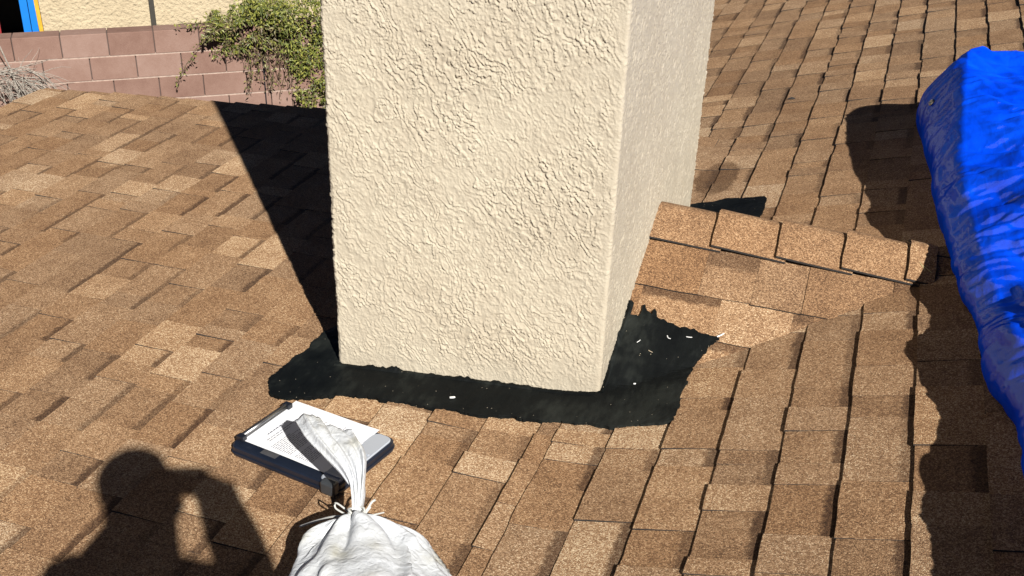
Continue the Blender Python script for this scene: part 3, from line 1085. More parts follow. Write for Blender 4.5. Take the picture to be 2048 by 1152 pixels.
def build_bush():
    rr = random.Random(9)
    bush = tag(empty('dry_bush', wpt(-1.3, -.5, -2.85)), 'leafless dry bush of tangled pale twigs in front of the block wall', 'bush')
    SV, SF = [], []
    def twig(p, d, L, r, n=6, gx=-.10):
        pts = [np.array(p, float)]
        d = np.array(d, float); d /= np.linalg.norm(d)
        for i in range(n):
            d = d+np.array([rr.gauss(0, .14), rr.gauss(0, .14), rr.gauss(0, .12)+gx]); d /= np.linalg.norm(d)
            pts.append(pts[-1]+d*L/n)
        v, f = tube_vf(pts, [r*(1-.6*i/n) for i in range(n+1)], 4, len(SV))
        SV.extend(v); SF.extend(f)
        return pts
    W3 = np.array([WD[0], WD[1], 0])
    mains = []
    for i in range(11):
        a = rr.uniform(-2.2, -1.0)
        b0 = w3(a, -.45+rr.gauss(0, .1), -2.85)
        mains.append(twig(b0, W3*rr.uniform(-.15, .2)+np.array([0, 0, 1]), rr.uniform(1.25, 1.65), .009, 9, 0))
    # dense hanging bundle at its right side, horizontal tangle on top
    c0 = w3(-1.02, -.4, -1.30)
    for i in range(110):
        p = c0+W3*rr.gauss(-.12, .10)+np.array([rr.gauss(0, .05), rr.gauss(0, .05), rr.gauss(-.08, .06)])
        twig(p, W3*rr.uniform(.0, .9)+np.array([0, rr.gauss(0, .3), rr.uniform(-.7, .25)]), rr.uniform(.2, .48), rr.uniform(.0022, .0045), 6, -.22)
    for i in range(60):
        p = w3(-1.9+.8*rr.random(), -.4+rr.gauss(0, .06), -1.29+rr.gauss(0, .025))
        twig(p, W3*rr.choice((1, 1, -1))+np.array([0, 0, rr.gauss(0, .12)]), rr.uniform(.2, .5), .004, 5, -.01)
    for i in range(55):
        p = w3(rr.uniform(-2.1, -1.0), -.4+rr.gauss(0, .1), rr.uniform(-1.5, -1.25))
        twig(p, W3*rr.uniform(-.6, .6)+np.array([0, rr.gauss(0, .3), rr.choice((1, -1, -1))]), rr.uniform(.15, .4), .0028, 5, -.05)
    # tall arching shoot
    v, f = tube_vf([w3(-1.10, -.45, -1.7), w3(-1.13, -.45, -1.3), w3(-1.19, -.45, -1.05), w3(-1.27, -.46, -.83), w3(-1.42, -.48, -.66), w3(-1.6, -.5, -.56)], [.007, .006, .006, .005, .004, .003], 5, len(SV))
    SV.extend(v); SF.extend(f)
    o = mesh_obj('twigs', SV, SF, simple('dry_twig', (.36, .32, .27), .9, .4, 60), bush); o['kind'] = 'stuff'
build_bush()

# ------------------------------------------------------------------ blue tarp heap
def tarp_material():
    M, n, l, b = mat('blue_tarpaulin')
    g = N(n, 'ShaderNodeNewGeometry')
    t = N(n, 'ShaderNodeTexNoise'); t.inputs['Scale'].default_value = 7; t.inputs['Detail'].default_value = 5
    l.new(g.outputs['Position'], t.inputs['Vector'])
    r = ramp(n, [(.3, (.0, .070, 1.05)), (.7, (.003, .125, 1.4))])
    l.new(t.outputs[0], r.inputs[0])
    hs = []
    for sc_, rot, amp in ((9, .5, 1.0), (16, -.6, .6), (34, .9, .3), (70, .1, .13)):
        mp = N(n, 'ShaderNodeMapping'); mp.inputs['Scale'].default_value = (1, .42, 1); mp.inputs['Rotation'].default_value = (0, 0, rot)
        l.new(g.outputs['Position'], mp.inputs['Vector'])
        wv = N(n, 'ShaderNodeTexNoise'); wv.inputs['Scale'].default_value = sc_; wv.inputs['Detail'].default_value = 1; wv.inputs['Distortion'].default_value = .6
        l.new(mp.outputs[0], wv.inputs['Vector'])
        rg = math_node(n, l, 'ABSOLUTE', math_node(n, l, 'SUBTRACT', wv.outputs[0], .5))
        hs.append(math_node(n, l, 'MULTIPLY', rg, -amp))
    tot = hs[0]
    for h_ in hs[1:]:
        tot = math_node(n, l, 'ADD', tot, h_)
    bp = N(n, 'ShaderNodeBump'); bp.inputs['Strength'].default_value = .7; bp.inputs['Distance'].default_value = .007
    l.new(tot, bp.inputs['Height'])
    # thin waxy sheet: coloured diffuse, a little light through it, a weak even gloss
    df = N(n, 'ShaderNodeBsdfDiffuse'); tl = N(n, 'ShaderNodeBsdfTranslucent'); gl = N(n, 'ShaderNodeBsdfGlossy')
    gl.inputs['Roughness'].default_value = .13
    gl.inputs['Color'].default_value = (.75, .9, 1, 1)
    for q_ in (df, tl):
        l.new(r.outputs[0], q_.inputs['Color'])
    for q_ in (df, tl, gl):
        l.new(bp.outputs[0], q_.inputs['Normal'])
    m1 = N(n, 'ShaderNodeMixShader'); m1.inputs[0].default_value = .10
    m2 = N(n, 'ShaderNodeMixShader'); m2.inputs[0].default_value = .075
    l.new(df.outputs[0], m1.inputs[1]); l.new(tl.outputs[0], m1.inputs[2])
    l.new(m1.outputs[0], m2.inputs[1]); l.new(gl.outputs[0], m2.inputs[2])
    l.new(m2.outputs[0], n['Material Output'].inputs['Surface'])
    n.remove(b)
    return M
tarp = tag(empty('tarp', (1.5, .3, .4)), 'crumpled blue plastic tarp covering a heap at the right edge', 'tarp')
def build_tarp():
    ey = np.array([-1.6, -.9, -.35, -.19, -.014, .2, .403, .742, 1.05, 1.395, 1.767, 1.874, 1.95, 2.05])
    ex = np.array([1.10, 1.06, 1.035, 1.023, 1.0, .985, .961, .919, .885, .851, .824, .85, .90, 1.0])
    ez = np.array([.46, .44, .42, .40, .377, .355, .344, .368, .372, .383, .40, .42, .40, .38])
    # crest: offset in x from the edge and height over the edge
    cw = np.array([.06, .06, .06, .055, .05, .045, .045, .05, .065, .09, .125, .12, .09, .05])
    ch = np.array([.07, .07, .07, .07, .065, .06, .065, .075, .105, .15, .185, .155, .10, .02])
    ys = np.arange(-1.55, 2.045, .0058)
    nu = 320
    us = np.linspace(0, 1, nu)
    P = np.empty((len(ys), nu, 3))
    for j, y in enumerate(ys):
        x0 = np.interp(y, ey, ex); z0 = np.interp(y, ey, ez)
        w_ = np.interp(y, ey, cw); h_ = np.interp(y, ey, ch)
        x0 += .012*(float(fbm(y*4.5, 0, 91, 3))-.5)
        z0 += .016*(float(fbm(y*5, 3, 93, 3))-.5)
        endf = float(sstep(1.80, 2.04, y))
        rz = prof_z(x0)
        pts = [(x0+.05, rz+.004), (x0+.018, rz+.45*(z0-rz)), (x0, z0), (x0+.42*w_, z0+.50*h_), (x0+.92*w_, z0+1.05*h_), (x0+1.12*w_, z0+1.10*h_)]
        for dx, hh in ((.28, .255), (.55, .27), (.9, .24), (1.3, .16), (1.6, .02)):
            X = x0+dx
            zz = prof_z(X)+hh*(1-.75*endf)
            pts.append((X, zz))
        pts = np.array(pts)
        # smooth the polyline (Chaikin)
        for _ in range(3):
            q = np.empty((2*len(pts)-2, 2))
            q[0::2] = pts[:-1]*.75+pts[1:]*.25
            q[1::2] = pts[:-1]*.25+pts[1:]*.75
            pts = np.vstack([pts[:1], q, pts[-1:]])
        d = np.r_[0, np.cumsum(np.linalg.norm(np.diff(pts, axis=0), axis=1))]
        tt = d[-1]*us**1.5
        P[j, :, 0] = np.interp(tt, d, pts[:, 0]); P[j, :, 1] = y; P[j, :, 2] = np.interp(tt, d, pts[:, 1])
    # crumple: normal displacement
    du = np.gradient(P, axis=1); dv = np.gradient(P, axis=0)
    Nn = np.cross(du, dv); Nn /= (np.linalg.norm(Nn, axis=2, keepdims=True)+1e-12)
    Nn[Nn[..., 2] < 0] *= 1
    if Nn[..., 2].mean() < 0:
        Nn = -Nn
    Y = P[..., 1]; A = np.r_[0, 1]; S = np.concatenate([np.zeros((len(ys), 1)), np.cumsum(np.linalg.norm(np.diff(P, axis=1), axis=2), axis=1)], 1)
    w1 = fbm(S*3+2, Y*3, 101, 3)-.5; w2 = fbm(S*3+9, Y*3+5, 105, 3)-.5
    w3_ = fbm(S*11+2, Y*11, 107, 2)-.5; w4_ = fbm(S*11+9, Y*11+5, 109, 2)-.5
    def facets(x, y, seed):
        """piecewise flat noise with sharp creases"""
        ix = np.floor(x); iy = np.floor(y); fx = x-ix; fy = y-iy
        a_ = _hash(ix, iy, seed); b_ = _hash(ix+1, iy, seed); c_ = _hash(ix, iy+1, seed); d_ = _hash(ix+1, iy+1, seed)
        return np.where(fx+fy < 1, a_+(b_-a_)*fx+(c_-a_)*fy, d_+(c_-d_)*(1-fx)+(b_-d_)*(1-fy))-.5
    D = .004+.010*(fbm(S*2.2, Y*1.7, 141, 2)-.5)
    near = np.maximum(sstep(.29, .40, S), sstep(.12, .26, S)*(1-sstep(.7, 1.2, Y)))
    for k_, (fa, fb, amp, ang_) in enumerate(((4.0, 2.0, .050, .95), (8, 4.5, .026, -.4), (14, 5, .024, .9), (27, 9, .017, .3), (50, 16, .0105, 1.2))):
        a = (S*math.cos(ang_)+Y*math.sin(ang_)) + .14*w1 + .018*w3_
        b = (-S*math.sin(ang_)+Y*math.cos(ang_)) + .14*w2 + .018*w4_
        D = D + amp*facets(a*fa+3*k_, b*fb+7*k_, 151+k_)*((.35+.65*near)*(1-.65*sstep(1.2, 1.7, Y)) if k_ < 2 else .40+.60*near)
    fade = sstep(0, .06, S)
    P += Nn*(D*fade)[..., None]
    # long diagonal folds falling to the near right
    for (sy, y0, k, amp, wd) in ((.10, .35, -.9, .035, .030), (.16, -.15, -1.1, .03, .035), (.12, 1.15, -.7, .028, .03), (.3, .9, -.9, .022, .03)):
        dist = (Y-y0-k*(S-sy))/math.sqrt(1+k*k)
        P[..., 2] -= amp*np.exp(-(dist/wd)**2)*sstep(.2, .4, S)*(1-sstep(.5, .9, S))
    fast_mesh('sheet', P.reshape(-1, 3), grid_faces_np(nu, len(ys)), tarp_material(), tarp, smooth=False)
    return P, S
TP, TS = build_tarp()
M_TARPHEM = simple('blue_tarp_hem', (.02, .10, .62), .4)
def tarp_pt(y, s):
    j = int(np.argmin(np.abs(TP[:, 0, 1]-y)))
    i = int(np.argmin(np.abs(TS[j]-s)))
    return j, i
def grommet(y, s):
    j, i = tarp_pt(y, s)
    p = TP[j, i]
    du = TP[j, i+2]-TP[j, i-2]; dv = TP[j+2, i]-TP[j-2, i]
    n_ = np.cross(du, dv); n_ /= np.linalg.norm(n_)
    if n_@(CAM-p) < 0:
        n_ = -n_
    a = du/np.linalg.norm(du); b = np.cross(n_, a)
    V = []; F = []
    K = 16
    for k in range(K):
        th = 2*math.pi*k/K
        e = math.cos(th)*a+math.sin(th)*b
        for r_, h_ in ((.0050, .001), (.0065, .005), (.0105, .005), (.0130, .0005)):
            V.append(p+e*r_+n_*(h_+.003))
    for k in range(K):
        for q in range(3):
            a_ = k*4+q; b_ = ((k+1) % K)*4+q
            F.append((a_, b_, b_+1, a_+1))
    mesh_obj('grommet', V, F, simple('grommet_metal', (.7, .68, .6), .3, .1, metal=1), tarp, smooth=True)
def front_vertex(px, py):
    Q = project(TP.reshape(-1, 3))
    d = np.hypot(Q[:, 0]-px, Q[:, 1]-py)
    c = np.argsort(d)[:40]
    dist = np.linalg.norm(TP.reshape(-1, 3)[c]-CAM, axis=1)
    k = c[np.argmin(dist+d[c]*.01)]
    j, i = divmod(int(k), TP.shape[1])
    return TP[j, i, 1], TS[j, i]
grommet(*front_vertex(1864, 206))

# ------------------------------------------------------------------ storage clipboard with papers
CBO = np.array([-.512, -.398]); 
cu = np.array([.36, -.089]); cu /= np.linalg.norm(cu); cv = np.array([-cu[1], cu[0]])
CB_L, CB_W, CB_T = .352, .228, .030
def cbp(u, v, h):
    x, y = CBO+cu*u+cv*v
    return (float(x), float(y), prof_z(CBO[0])+float(cu[0]*u+cv[0]*v)*math.tan(PHL)+.010+h)
clip_t = tag(empty('clipboard', cbp(0, 0, 0)), 'dark plastic storage clipboard holding printed papers beside the white sandbag', 'clipboard')
def rounded_slab(name, L, W, h0, h1, r, M, parent, u0=0, v0=0, inset=0):
    pts = []
    for cx, cy, a0 in ((L/2-r, W/2-r, 0), (-L/2+r, W/2-r, 90), (-L/2+r, -W/2+r, 180), (L/2-r, -W/2+r, 270)):
        for k in range(7):
            th = rad(a0+15*k)
            pts.append((u0+cx+r*math.cos(th), v0+cy+r*math.sin(th)))
    n = len(pts)
    c = np.array([u0, v0])
    def ring(sc_, h):
        return [cbp(*(c+(np.array(p)-c)*np.array([1-2*sc_/L, 1-2*sc_/W])), h) for p in pts]
    e = min(.003, (h1-h0)*.3)
    rings = [ring(e, h0), ring(0, h0+e), ring(0, h1-e), ring(e, h1)]
    if inset:
        rings += [ring(e+inset, h1), ring(e+inset+.002, h1-.003)]
    V = sum(rings, [])
    F = []
    for q in range(len(rings)-1):
        for i in range(n):
            F.append((q*n+i, q*n+(i+1) % n, (q+1)*n+(i+1) % n, (q+1)*n+i))
    F.append(list(range(n))[::-1]); F.append([(len(rings)-1)*n+i for i in range(n)])
    return mesh_obj(name, V, F, M, parent)
M_NAVY = simple('navy_black_plastic', (.010, .015, .028), .38, .15, 20)
rounded_slab('case', CB_L, CB_W, 0, CB_T, .022, M_NAVY, clip_t, inset=.010)
rounded_slab('case_rim', CB_L+.006, CB_W+.006, .010, .0145, .024, M_NAVY, clip_t)
M_CLEAR, _n, _l, _b = mat('smoky_clear_plastic')
_b.inputs['Base Color'].default_value = (.42, .45, .50, 1); _b.inputs['Roughness'].default_value = .22
_b.inputs['Transmission Weight'].default_value = .35; _b.inputs['Alpha'].default_value = 1
rounded_slab('tray_lid', .056, CB_W-.012, CB_T-.003, CB_T+.004, .018, M_CLEAR, clip_t, u0=CB_L/2-.034)
M_REDITEM = simple('red_marker', (.5, .04, .03), .4)
for v in (-.085, -.055, -.02, .02):
    box('tray_latch', (CB_L/2-.060, v-.003, CB_T+.003), (CB_L/2-.012, v+.003, CB_T+.007), M_CLEAR, clip_t, .001, cbp)
box('marker', (CB_L/2-.046, -.048, CB_T+.0042), (CB_L/2-.026, -.028, CB_T+.006), M_REDITEM, clip_t, .0008, cbp)
box('corner_latch', (CB_L/2-.045, -CB_W/2-.010, .004), (CB_L/2-.002, -CB_W/2+.014, CB_T+.010), simple('grey_latch', (.05, .055, .06), .35), clip_t, .006, cbp)
# clip: metal bar and lever
box('clip_bar', (-CB_L/2+.004, -.075, CB_T+.001), (-CB_L/2+.020, .075, CB_T+.006), M_METAL, clip_t, .002, cbp)
tube('clip_lever', [cbp(-CB_L/2+.014, -.078, CB_T+.010), cbp(-CB_L/2+.014, .078, CB_T+.010)], .006, M_METAL, clip_t)
for v in (-.083, .083):
    box('clip_hinge', (-CB_L/2+.003, v-.008, CB_T), (-CB_L/2+.026, v+.008, CB_T+.015), M_BLACK, clip_t, .002, cbp)
box('sticker', (-.085, -CB_W/2+.013, CB_T-.0028), (-.035, -CB_W/2+.034, CB_T-.0018), simple('grey_sticker', (.08, .08, .085), .5), clip_t, 0, cbp)

M_PAPER = simple('white_paper', (.98, 1.0, 1.06), .8, .03, 10)
def paper(name, u0, u1, v0, v1, h, lift, label):
    nu, nv = 26, 20
    V = []
    for j in range(nv):
        for i in range(nu):
            fu = i/(nu-1); fv = j/(nv-1)
            u = u0+(u1-u0)*fu; v = v0+(v1-v0)*fv
            hh = h+lift*fu*fu*(.25+.75*fv) + .0015*math.sin(fv*7+fu*5)*fu
            V.append(cbp(u, v, hh))
    o = mesh_obj(name, V, grid_faces(nu, nv), M_PAPER, None, smooth=True)
    return tag(o, label, 'paper')
PU0, PU1, PV0, PV1 = -CB_L/2+.012, CB_L/2-.058, -CB_W/2+.030, CB_W/2+.004
pap2 = paper('paper_sheet', PU0+.001, PU1-.004, PV0+.002, PV1-.003, CB_T-.0005, .001, 'white sheet lying under the top printed page on the clipboard')
pap = paper('paper_sheet', PU0, PU1, PV0, PV1, CB_T+.0015, .004, 'top white printed page under the clip of the dark clipboard')
M_INK = simple('grey_print', (.10, .10, .13), .8, .1)
def print_lines():
    V = []; F = []
    rr = random.Random(3)
    def bar(u, v0, v1, t):
        nonlocal V, F
        # broken into words
        v = v0
        while v < v1-.003:
            L = min(rr.uniform(.004, .013), v1-v)
            def hz(u_, v_):
                fu = (u_-PU0)/(PU1-PU0); fv = (v_-PV0)/(PV1-PV0)
                return CB_T+.0015+.004*fu*fu*(.25+.75*fv)+.0015*math.sin(fv*7+fu*5)*fu+.0006
            b = len(V)
            V += [cbp(u-t, v, hz(u-t, v)), cbp(u+t, v, hz(u+t, v)), cbp(u+t, v+L, hz(u+t, v+L)), cbp(u-t, v+L, hz(u-t, v+L))]
            F += [(b, b+1, b+2, b+3)]
            v += L+.0022
    bar(PU0+.045, -.035, .03, .0018)
    bar(PU0+.062, -.055, .055, .0011)
    bar(PU0+.070, -.055, .02, .0011)
    for k in range(11):
        bar(PU0+.092+.0062*k, PV0+.012, PV0+rr.uniform(.07, .105), .0009)
    for k in range(9):
        bar(PU0+.172+.0062*k, PV0+.012, PV0+rr.uniform(.05, .10), .0009)
    for k in range(6):
        bar(PU0+.10+.02*k, .02, rr.uniform(.05, .09), .0009)
    mesh_obj('print', V, F, M_INK, pap)
print_lines()

# ------------------------------------------------------------------ white woven sandbag
def bag_material():
    M, n, l, b = mat('white_woven_plastic')
    g = N(n, 'ShaderNodeNewGeometry')
    tc = N(n, 'ShaderNodeTexCoord')
    def weave(rot):
        mp = N(n, 'ShaderNodeMapping'); mp.inputs['Rotation'].default_value = (0, 0, rot)
        l.new(g.outputs['Position'], mp.inputs['Vector'])
        wv = N(n, 'ShaderNodeTexWave'); wv.inputs['Scale'].default_value = 105; wv.inputs['Distortion'].default_value = 3.0
        wv.inputs['Detail'].default_value = 2; wv.inputs['Detail Scale'].default_value = 1.5
        l.new(mp.outputs[0], wv.inputs['Vector'])
        return wv.outputs['Fac']
    f = math_node(n, l, 'ADD', weave(.5), weave(.5+math.pi/2))
    t = N(n, 'ShaderNodeTexNoise'); t.inputs['Scale'].default_value = 11; t.inputs['Detail'].default_value = 6
    l.new(g.outputs['Position'], t.inputs['Vector'])
    r = ramp(n, [(.28, (.58, .57, .50)), (.42, (.72, .74, .75)), (.72, (.78, .81, .85))])
    l.new(t.outputs[0], r.inputs[0])
    l.new(r.outputs[0], b.inputs['Base Color'])
    b.inputs['Roughness'].default_value = .55
    bp = N(n, 'ShaderNodeBump'); bp.inputs['Strength'].default_value = .5; bp.inputs['Distance'].default_value = .0003
    l.new(f, bp.inputs['Height'])
    wr = N(n, 'ShaderNodeTexNoise'); wr.inputs['Scale'].default_value = 45; wr.inputs['Detail'].default_value = 5; wr.inputs['Distortion'].default_value = 1.5
    l.new(g.outputs['Position'], wr.inputs['Vector'])
    bp2 = N(n, 'ShaderNodeBump'); bp2.inputs['Strength'].default_value = .7; bp2.inputs['Distance'].default_value = .005
    l.new(wr.outputs[0], bp2.inputs['Height']); l.new(bp.outputs[0], bp2.inputs['Normal'])
    l.new(bp2.outputs[0], b.inputs['Normal'])
    return M
M_BAG = bag_material()
NECK = np.array([-.216, -.748, .128])
bag = tag(empty('sandbag', (-.12, -1.0, 0)), 'white woven plastic sandbag tied at the neck, lying in front of the clipboard', 'sandbag')

def hermite(ts, ks, vs):
    """smooth interpolation of key values"""
    ks = np.array(ks, float); vs = np.array(vs, float)
    m_ = np.gradient(vs, ks, axis=0)
    out = []
    for t in ts:
        i = int(np.clip(np.searchsorted(ks, t)-1, 0, len(ks)-2))
        h = ks[i+1]-ks[i]; u = (t-ks[i])/h
        out.append((2*u**3-3*u**2+1)*vs[i]+(u**3-2*u**2+u)*h*m_[i]+(-2*u**3+3*u**2)*vs[i+1]+(u**3-u**2)*h*m_[i+1])
    return np.array(out)

def build_bag():
    ts = np.linspace(0, 1, 120); nth = 180
    keys = [0, .05, .12, .25, .42, .62, .85, 1]
    cen = hermite(ts, keys, [NECK, NECK+(.010, -.016, -.012), (-.180, -.795, .092), (-.138, -.870, .082), (-.092, -.965, .084), (-.055, -1.08, .084), (-.045, -1.20, .07), (-.02, -1.27, .05)])
    hw = hermite(ts, keys, [.013, .052, .100, .144, .170, .178, .15, .03])
    hh = hermite(ts, keys, [.013, .036, .056, .074, .086, .088, .070, .02])
    V = np.empty((len(ts), nth, 3))
    th = np.linspace(0, 2*math.pi, nth, endpoint=False)
    ax = np.array([.37, -.93, 0.0]); ax /= np.linalg.norm(ax)
    side = np.array([ax[1], -ax[0], 0])*-1
    for i, t in enumerate(ts):
        e = .80
        c = np.sign(np.cos(th))*np.abs(np.cos(th))**e; s = np.sign(np.sin(th))*np.abs(np.sin(th))**e
        fold = math.exp(-t/.20)
        pl = (np.sin(th*9+1.3*math.sin(t*9))*.5+np.sin(th*15+2.1+4*t)*.3+np.sin(th*5+.6)*.4)
        k = 1+pl*.26*fold*min(1, t/.03)
        wr = (fbm(np.cos(th)*3.2+8, np.sin(th)*3.2+t*9, 201, 4)-.5)
        ridge = (1-np.abs(2*fbm(np.cos(th)*2.0+3+t*2, np.sin(th)*2.0+t*4, 211, 3)-1))**4
        k = k+.18*wr*min(1, t*8) + .16*ridge*min(1, t*6)
        # the two gathered ears beside the neck
        ear = math.exp(-((t-.085)/.045)**2)*(np.exp(-((np.angle(np.exp(1j*(th-.15))))/.42)**2)*.36+np.exp(-((np.angle(np.exp(1j*(th-math.pi+.1))))/.42)**2)*.26)
        V[i] = cen[i]+np.outer(c*(k+ear), side*hw[i])+np.outer(s*k, np.array([0, 0, hh[i]]))
        # long creases running down from the neck
        for a0, wd, amp in ((1.15, .07, .014), (1.75, .05, .010), (2.35, .09, .014), (.65, .08, .010)):
            g_ = np.exp(-((np.angle(np.exp(1j*(th-a0-.25*t))))/(wd*(1+2*t)))**2)*amp*math.exp(-t/.28)*min(1, t/.05)
            V[i, :, 2] -= g_
    floor = np.vectorize(prof_z)(V[..., 0])+.009
    V[..., 2] = np.maximum(V[..., 2], floor)
    Fq = grid_faces(nth, len(ts), True)
    V = V.reshape(-1, 3)
    F = [list(f) for f in Fq]+[list(range((len(ts)-1)*nth, len(ts)*nth))]
    mesh_obj('sack', V, F, M_BAG, bag, smooth=True)
    # gathered mouth of the sack standing up above the tie
    def P(px, py, h):
        d = FW+CR*(px-1024)/FPX+CU*(576-py)/FPX
        lo, hi = .5, 6.
        for _ in range(40):
            m_ = (lo+hi)/2
            X = CAM+m_*d
            if X[2]-prof_z(X[0])-h > 0:
                lo = m_
            else:
                hi = m_
        return X
    vs_ = np.linspace(0, 1, 46)
    kv = [0, .10, .28, .5, .75, 1]
    Lp = hermite(vs_, kv, [(-.231, -.737, .130), (-.243, -.712, .150), (-.278, -.684, .168), (-.345, -.645, .180), (-.412, -.602, .186), (-.466, -.547, .186)])
    Rp = hermite(vs_, kv, [(-.211, -.735, .132), (-.218, -.706, .158), (-.232, -.668, .175), (-.252, -.622, .184), (-.280, -.588, .186), (-.308, -.560, .176)])
    nth2 = 96
    th2 = np.linspace(0, 2*math.pi, nth2, endpoint=False)
    W = np.empty((len(vs_), nth2, 3))
    for i, v in enumerate(vs_):
        c0 = (Lp[i]+Rp[i])/2; hx = (Rp[i]-Lp[i])/2
        ln = np.linalg.norm(hx)
        tdir = (Lp[min(i+1, 45)]+Rp[min(i+1, 45)]-Lp[max(i-1, 0)]-Rp[max(i-1, 0)]); tdir /= np.linalg.norm(tdir)
        nn = np.cross(hx/ln, tdir); nn /= np.linalg.norm(nn)
        if nn[2] < 0:
            nn = -nn
        tk = .010*(1-v)+.004
        cx = np.cos(th2); sy_ = np.sin(th2)
        tri = lambda q_: np.abs(((q_/math.pi) % 2)-1)*2-1
        pleat = (tri(cx*12+1.0+1.2*v)*.0062*(1-.35*v)+tri(cx*21+v*2)*.0034*(1-.5*v)+tri(cx*5+2)*.006*v)*min(1, v*6+.25)
        crum = (fbm(cx*3+5, v*5, 221, 4)-.5)*.018*v
        edge = 0
        if v > .85:
            edge = (v-.85)/.15*(.020*(fbm(cx*4, 0, 231, 3)-.5)+.016*(1-cx**2))
        arch = .006*(1-cx**2)*v
        W[i] = c0+np.outer(cx, hx)+np.outer(np.sign(sy_)*np.abs(sy_)**.7*tk+pleat+crum+arch, nn)+np.outer(edge*np.ones(nth2), tdir)
    F = [list(f) for f in grid_faces(nth2, len(vs_), True)]+[list(range(45*nth2, 46*nth2))]
    mesh_obj('gathered_mouth', W.reshape(-1, 3), F, M_BAG, bag, smooth=True)
    # tie string wound round the neck with loose ends and a loop
    M_STR = simple('white_string', (.62, .62, .58), .7, .1, 60)
    def cp(px, py, h):
        return P(px, py, h)
    ring = [NECK+np.array([math.cos(a)*.017, math.sin(a)*.015, .006+.004*math.sin(a*2)+.0012*a]) for a in np.linspace(0, 4*math.pi, 40)]
    tube('tie_string', ring, .0026, M_STR, bag, 6)
    def curve(pts, r):
        pts = np.array(pts)
        ks = np.linspace(0, 1, len(pts))
        tube('tie_string', hermite(np.linspace(0, 1, 26), ks, pts), r, M_STR, bag, 6)
    curve([cp(706, 1034, .13), cp(690, 1018, .145), cp(672, 1006, .15), cp(671, 1016, .14), cp(686, 1026, .135), cp(704, 1036, .13)], .0022)
    curve([cp(704, 1036, .135), cp(672, 1033, .13), cp(636, 1041, .10), cp(600, 1053, .06)], .0030)
    curve([cp(716, 1034, .14), cp(732, 1022, .155), cp(743, 1005, .165), cp(750, 1000, .165)], .0028)
    curve([cp(718, 1036, .14), cp(730, 1027, .15), cp(741, 1014, .155)], .0026)
    curve([cp(720, 1034, .145), cp(745, 1030, .145), cp(768, 1025, .135)], .0018)
build_bag()

# ------------------------------------------------------------------ little bits of debris
M_WHITE = simple('white_scrap', (.75, .75, .72), .5, .05)
def sliver(x, y, L, ang, r, M, name, label, cat, h=.0195, bend=.15, group=None):
    d = np.array([math.cos(ang), math.sin(ang)])
    p = np.array([-d[1], d[0]])
    pts = []
    for t in (-.5, -.2, .1, .5):
        q = np.array([x, y])+d*L*t+p*L*bend*(t*t)
        pts.append((q[0], q[1], roof_z(q[0], q[1])+h))
    V, F = tube_vf(pts, [r, r*1.1, r*1.05, r*.8], 5)
    o = mesh_obj(name, V, F, M, None)
    tag(o, label, cat, group)
sliver(.380, .274, .022, .7, .0022, M_WHITE, 'plastic_sliver', 'white sliver at the pointed tip of the black cement', 'debris')
sliver(.299, .250, .016, .1, .0014, M_WHITE, 'plastic_sliver', 'straight white sliver on the black cement left of its pointed tip', 'debris')
sliver(.244, .236, .014, -.6, .0014, M_WHITE, 'plastic_sliver', 'curved white sliver in the middle of the black cement below the shingle ridge', 'debris', bend=.9)
sliver(.208, .186, .013, -.3, .0012, simple('tan_scrap', (.42, .34, .24), .7), 'straw_bit', 'tan straw bit on the black cement right of the chimney foot', 'debris')
sliver(.169, .209, .012, .9, .0011, M_WHITE, 'plastic_sliver', 'white sliver on the black cement nearest the chimney side', 'debris')
sliver(.192, .084, .006, .2, .0022, M_WHITE, 'paint_chip', 'small white chip on the black cement right of the chimney corner', 'debris')
sliver(-.262, -.085, .014, .4, .003, M_WHITE, 'paint_chip', 'pale paint chip on the black cement in front of the chimney', 'debris', h=.0185)
M_STRAW = simple('dry_grass', (.55, .45, .22), .8)
for i, a in enumerate((2.2, 2.6)):
    x, y = .868+.012*i, .600-.008*i
    d = np.array([math.cos(a), math.sin(a)])
    z = CR_Z-(CR_Y+.012-y)*(CR_SL+.02)+.028
    pts = [(x-d[0]*.02, y-d[1]*.02, z-d[1]*.0095+.002), (x, y, z+.004), (x+d[0]*.022, y+d[1]*.022, z+d[1]*.0105+.002)]
    V, F = tube_vf(pts, [.0012, .0016, .0006], 4)
    tag(mesh_obj('grass_blade', V, F, M_STRAW), ('upper' if i == 0 else 'lower')+' dry grass blade on the last ridge shingle by the tarp', 'debris')
sx, sy = .60, 2.51
def hitmain(px, py):
    d = FW+CR*(px-1024)/FPX+CU*(576-py)/FPX
    lo, hi = .5, 12.
    for _ in range(45):
        m_ = (lo+hi)/2
        X = CAM+m_*d
        if X[2]-prof_z(X[0]) > 0:
            lo = m_
        else:
            hi = m_
    return X
X = hitmain(1583, 203)
V, F = tube_vf([X+np.array([-.016, -.004, .012]), X+np.array([0, 0, .016]), X+np.array([.014, .006, .013])], [.003, .006, .003], 6)
tag(mesh_obj('bark_scrap', V, F, M_ASPH), 'small dark scrap lying on the shingles between chimney and tarp', 'debris')

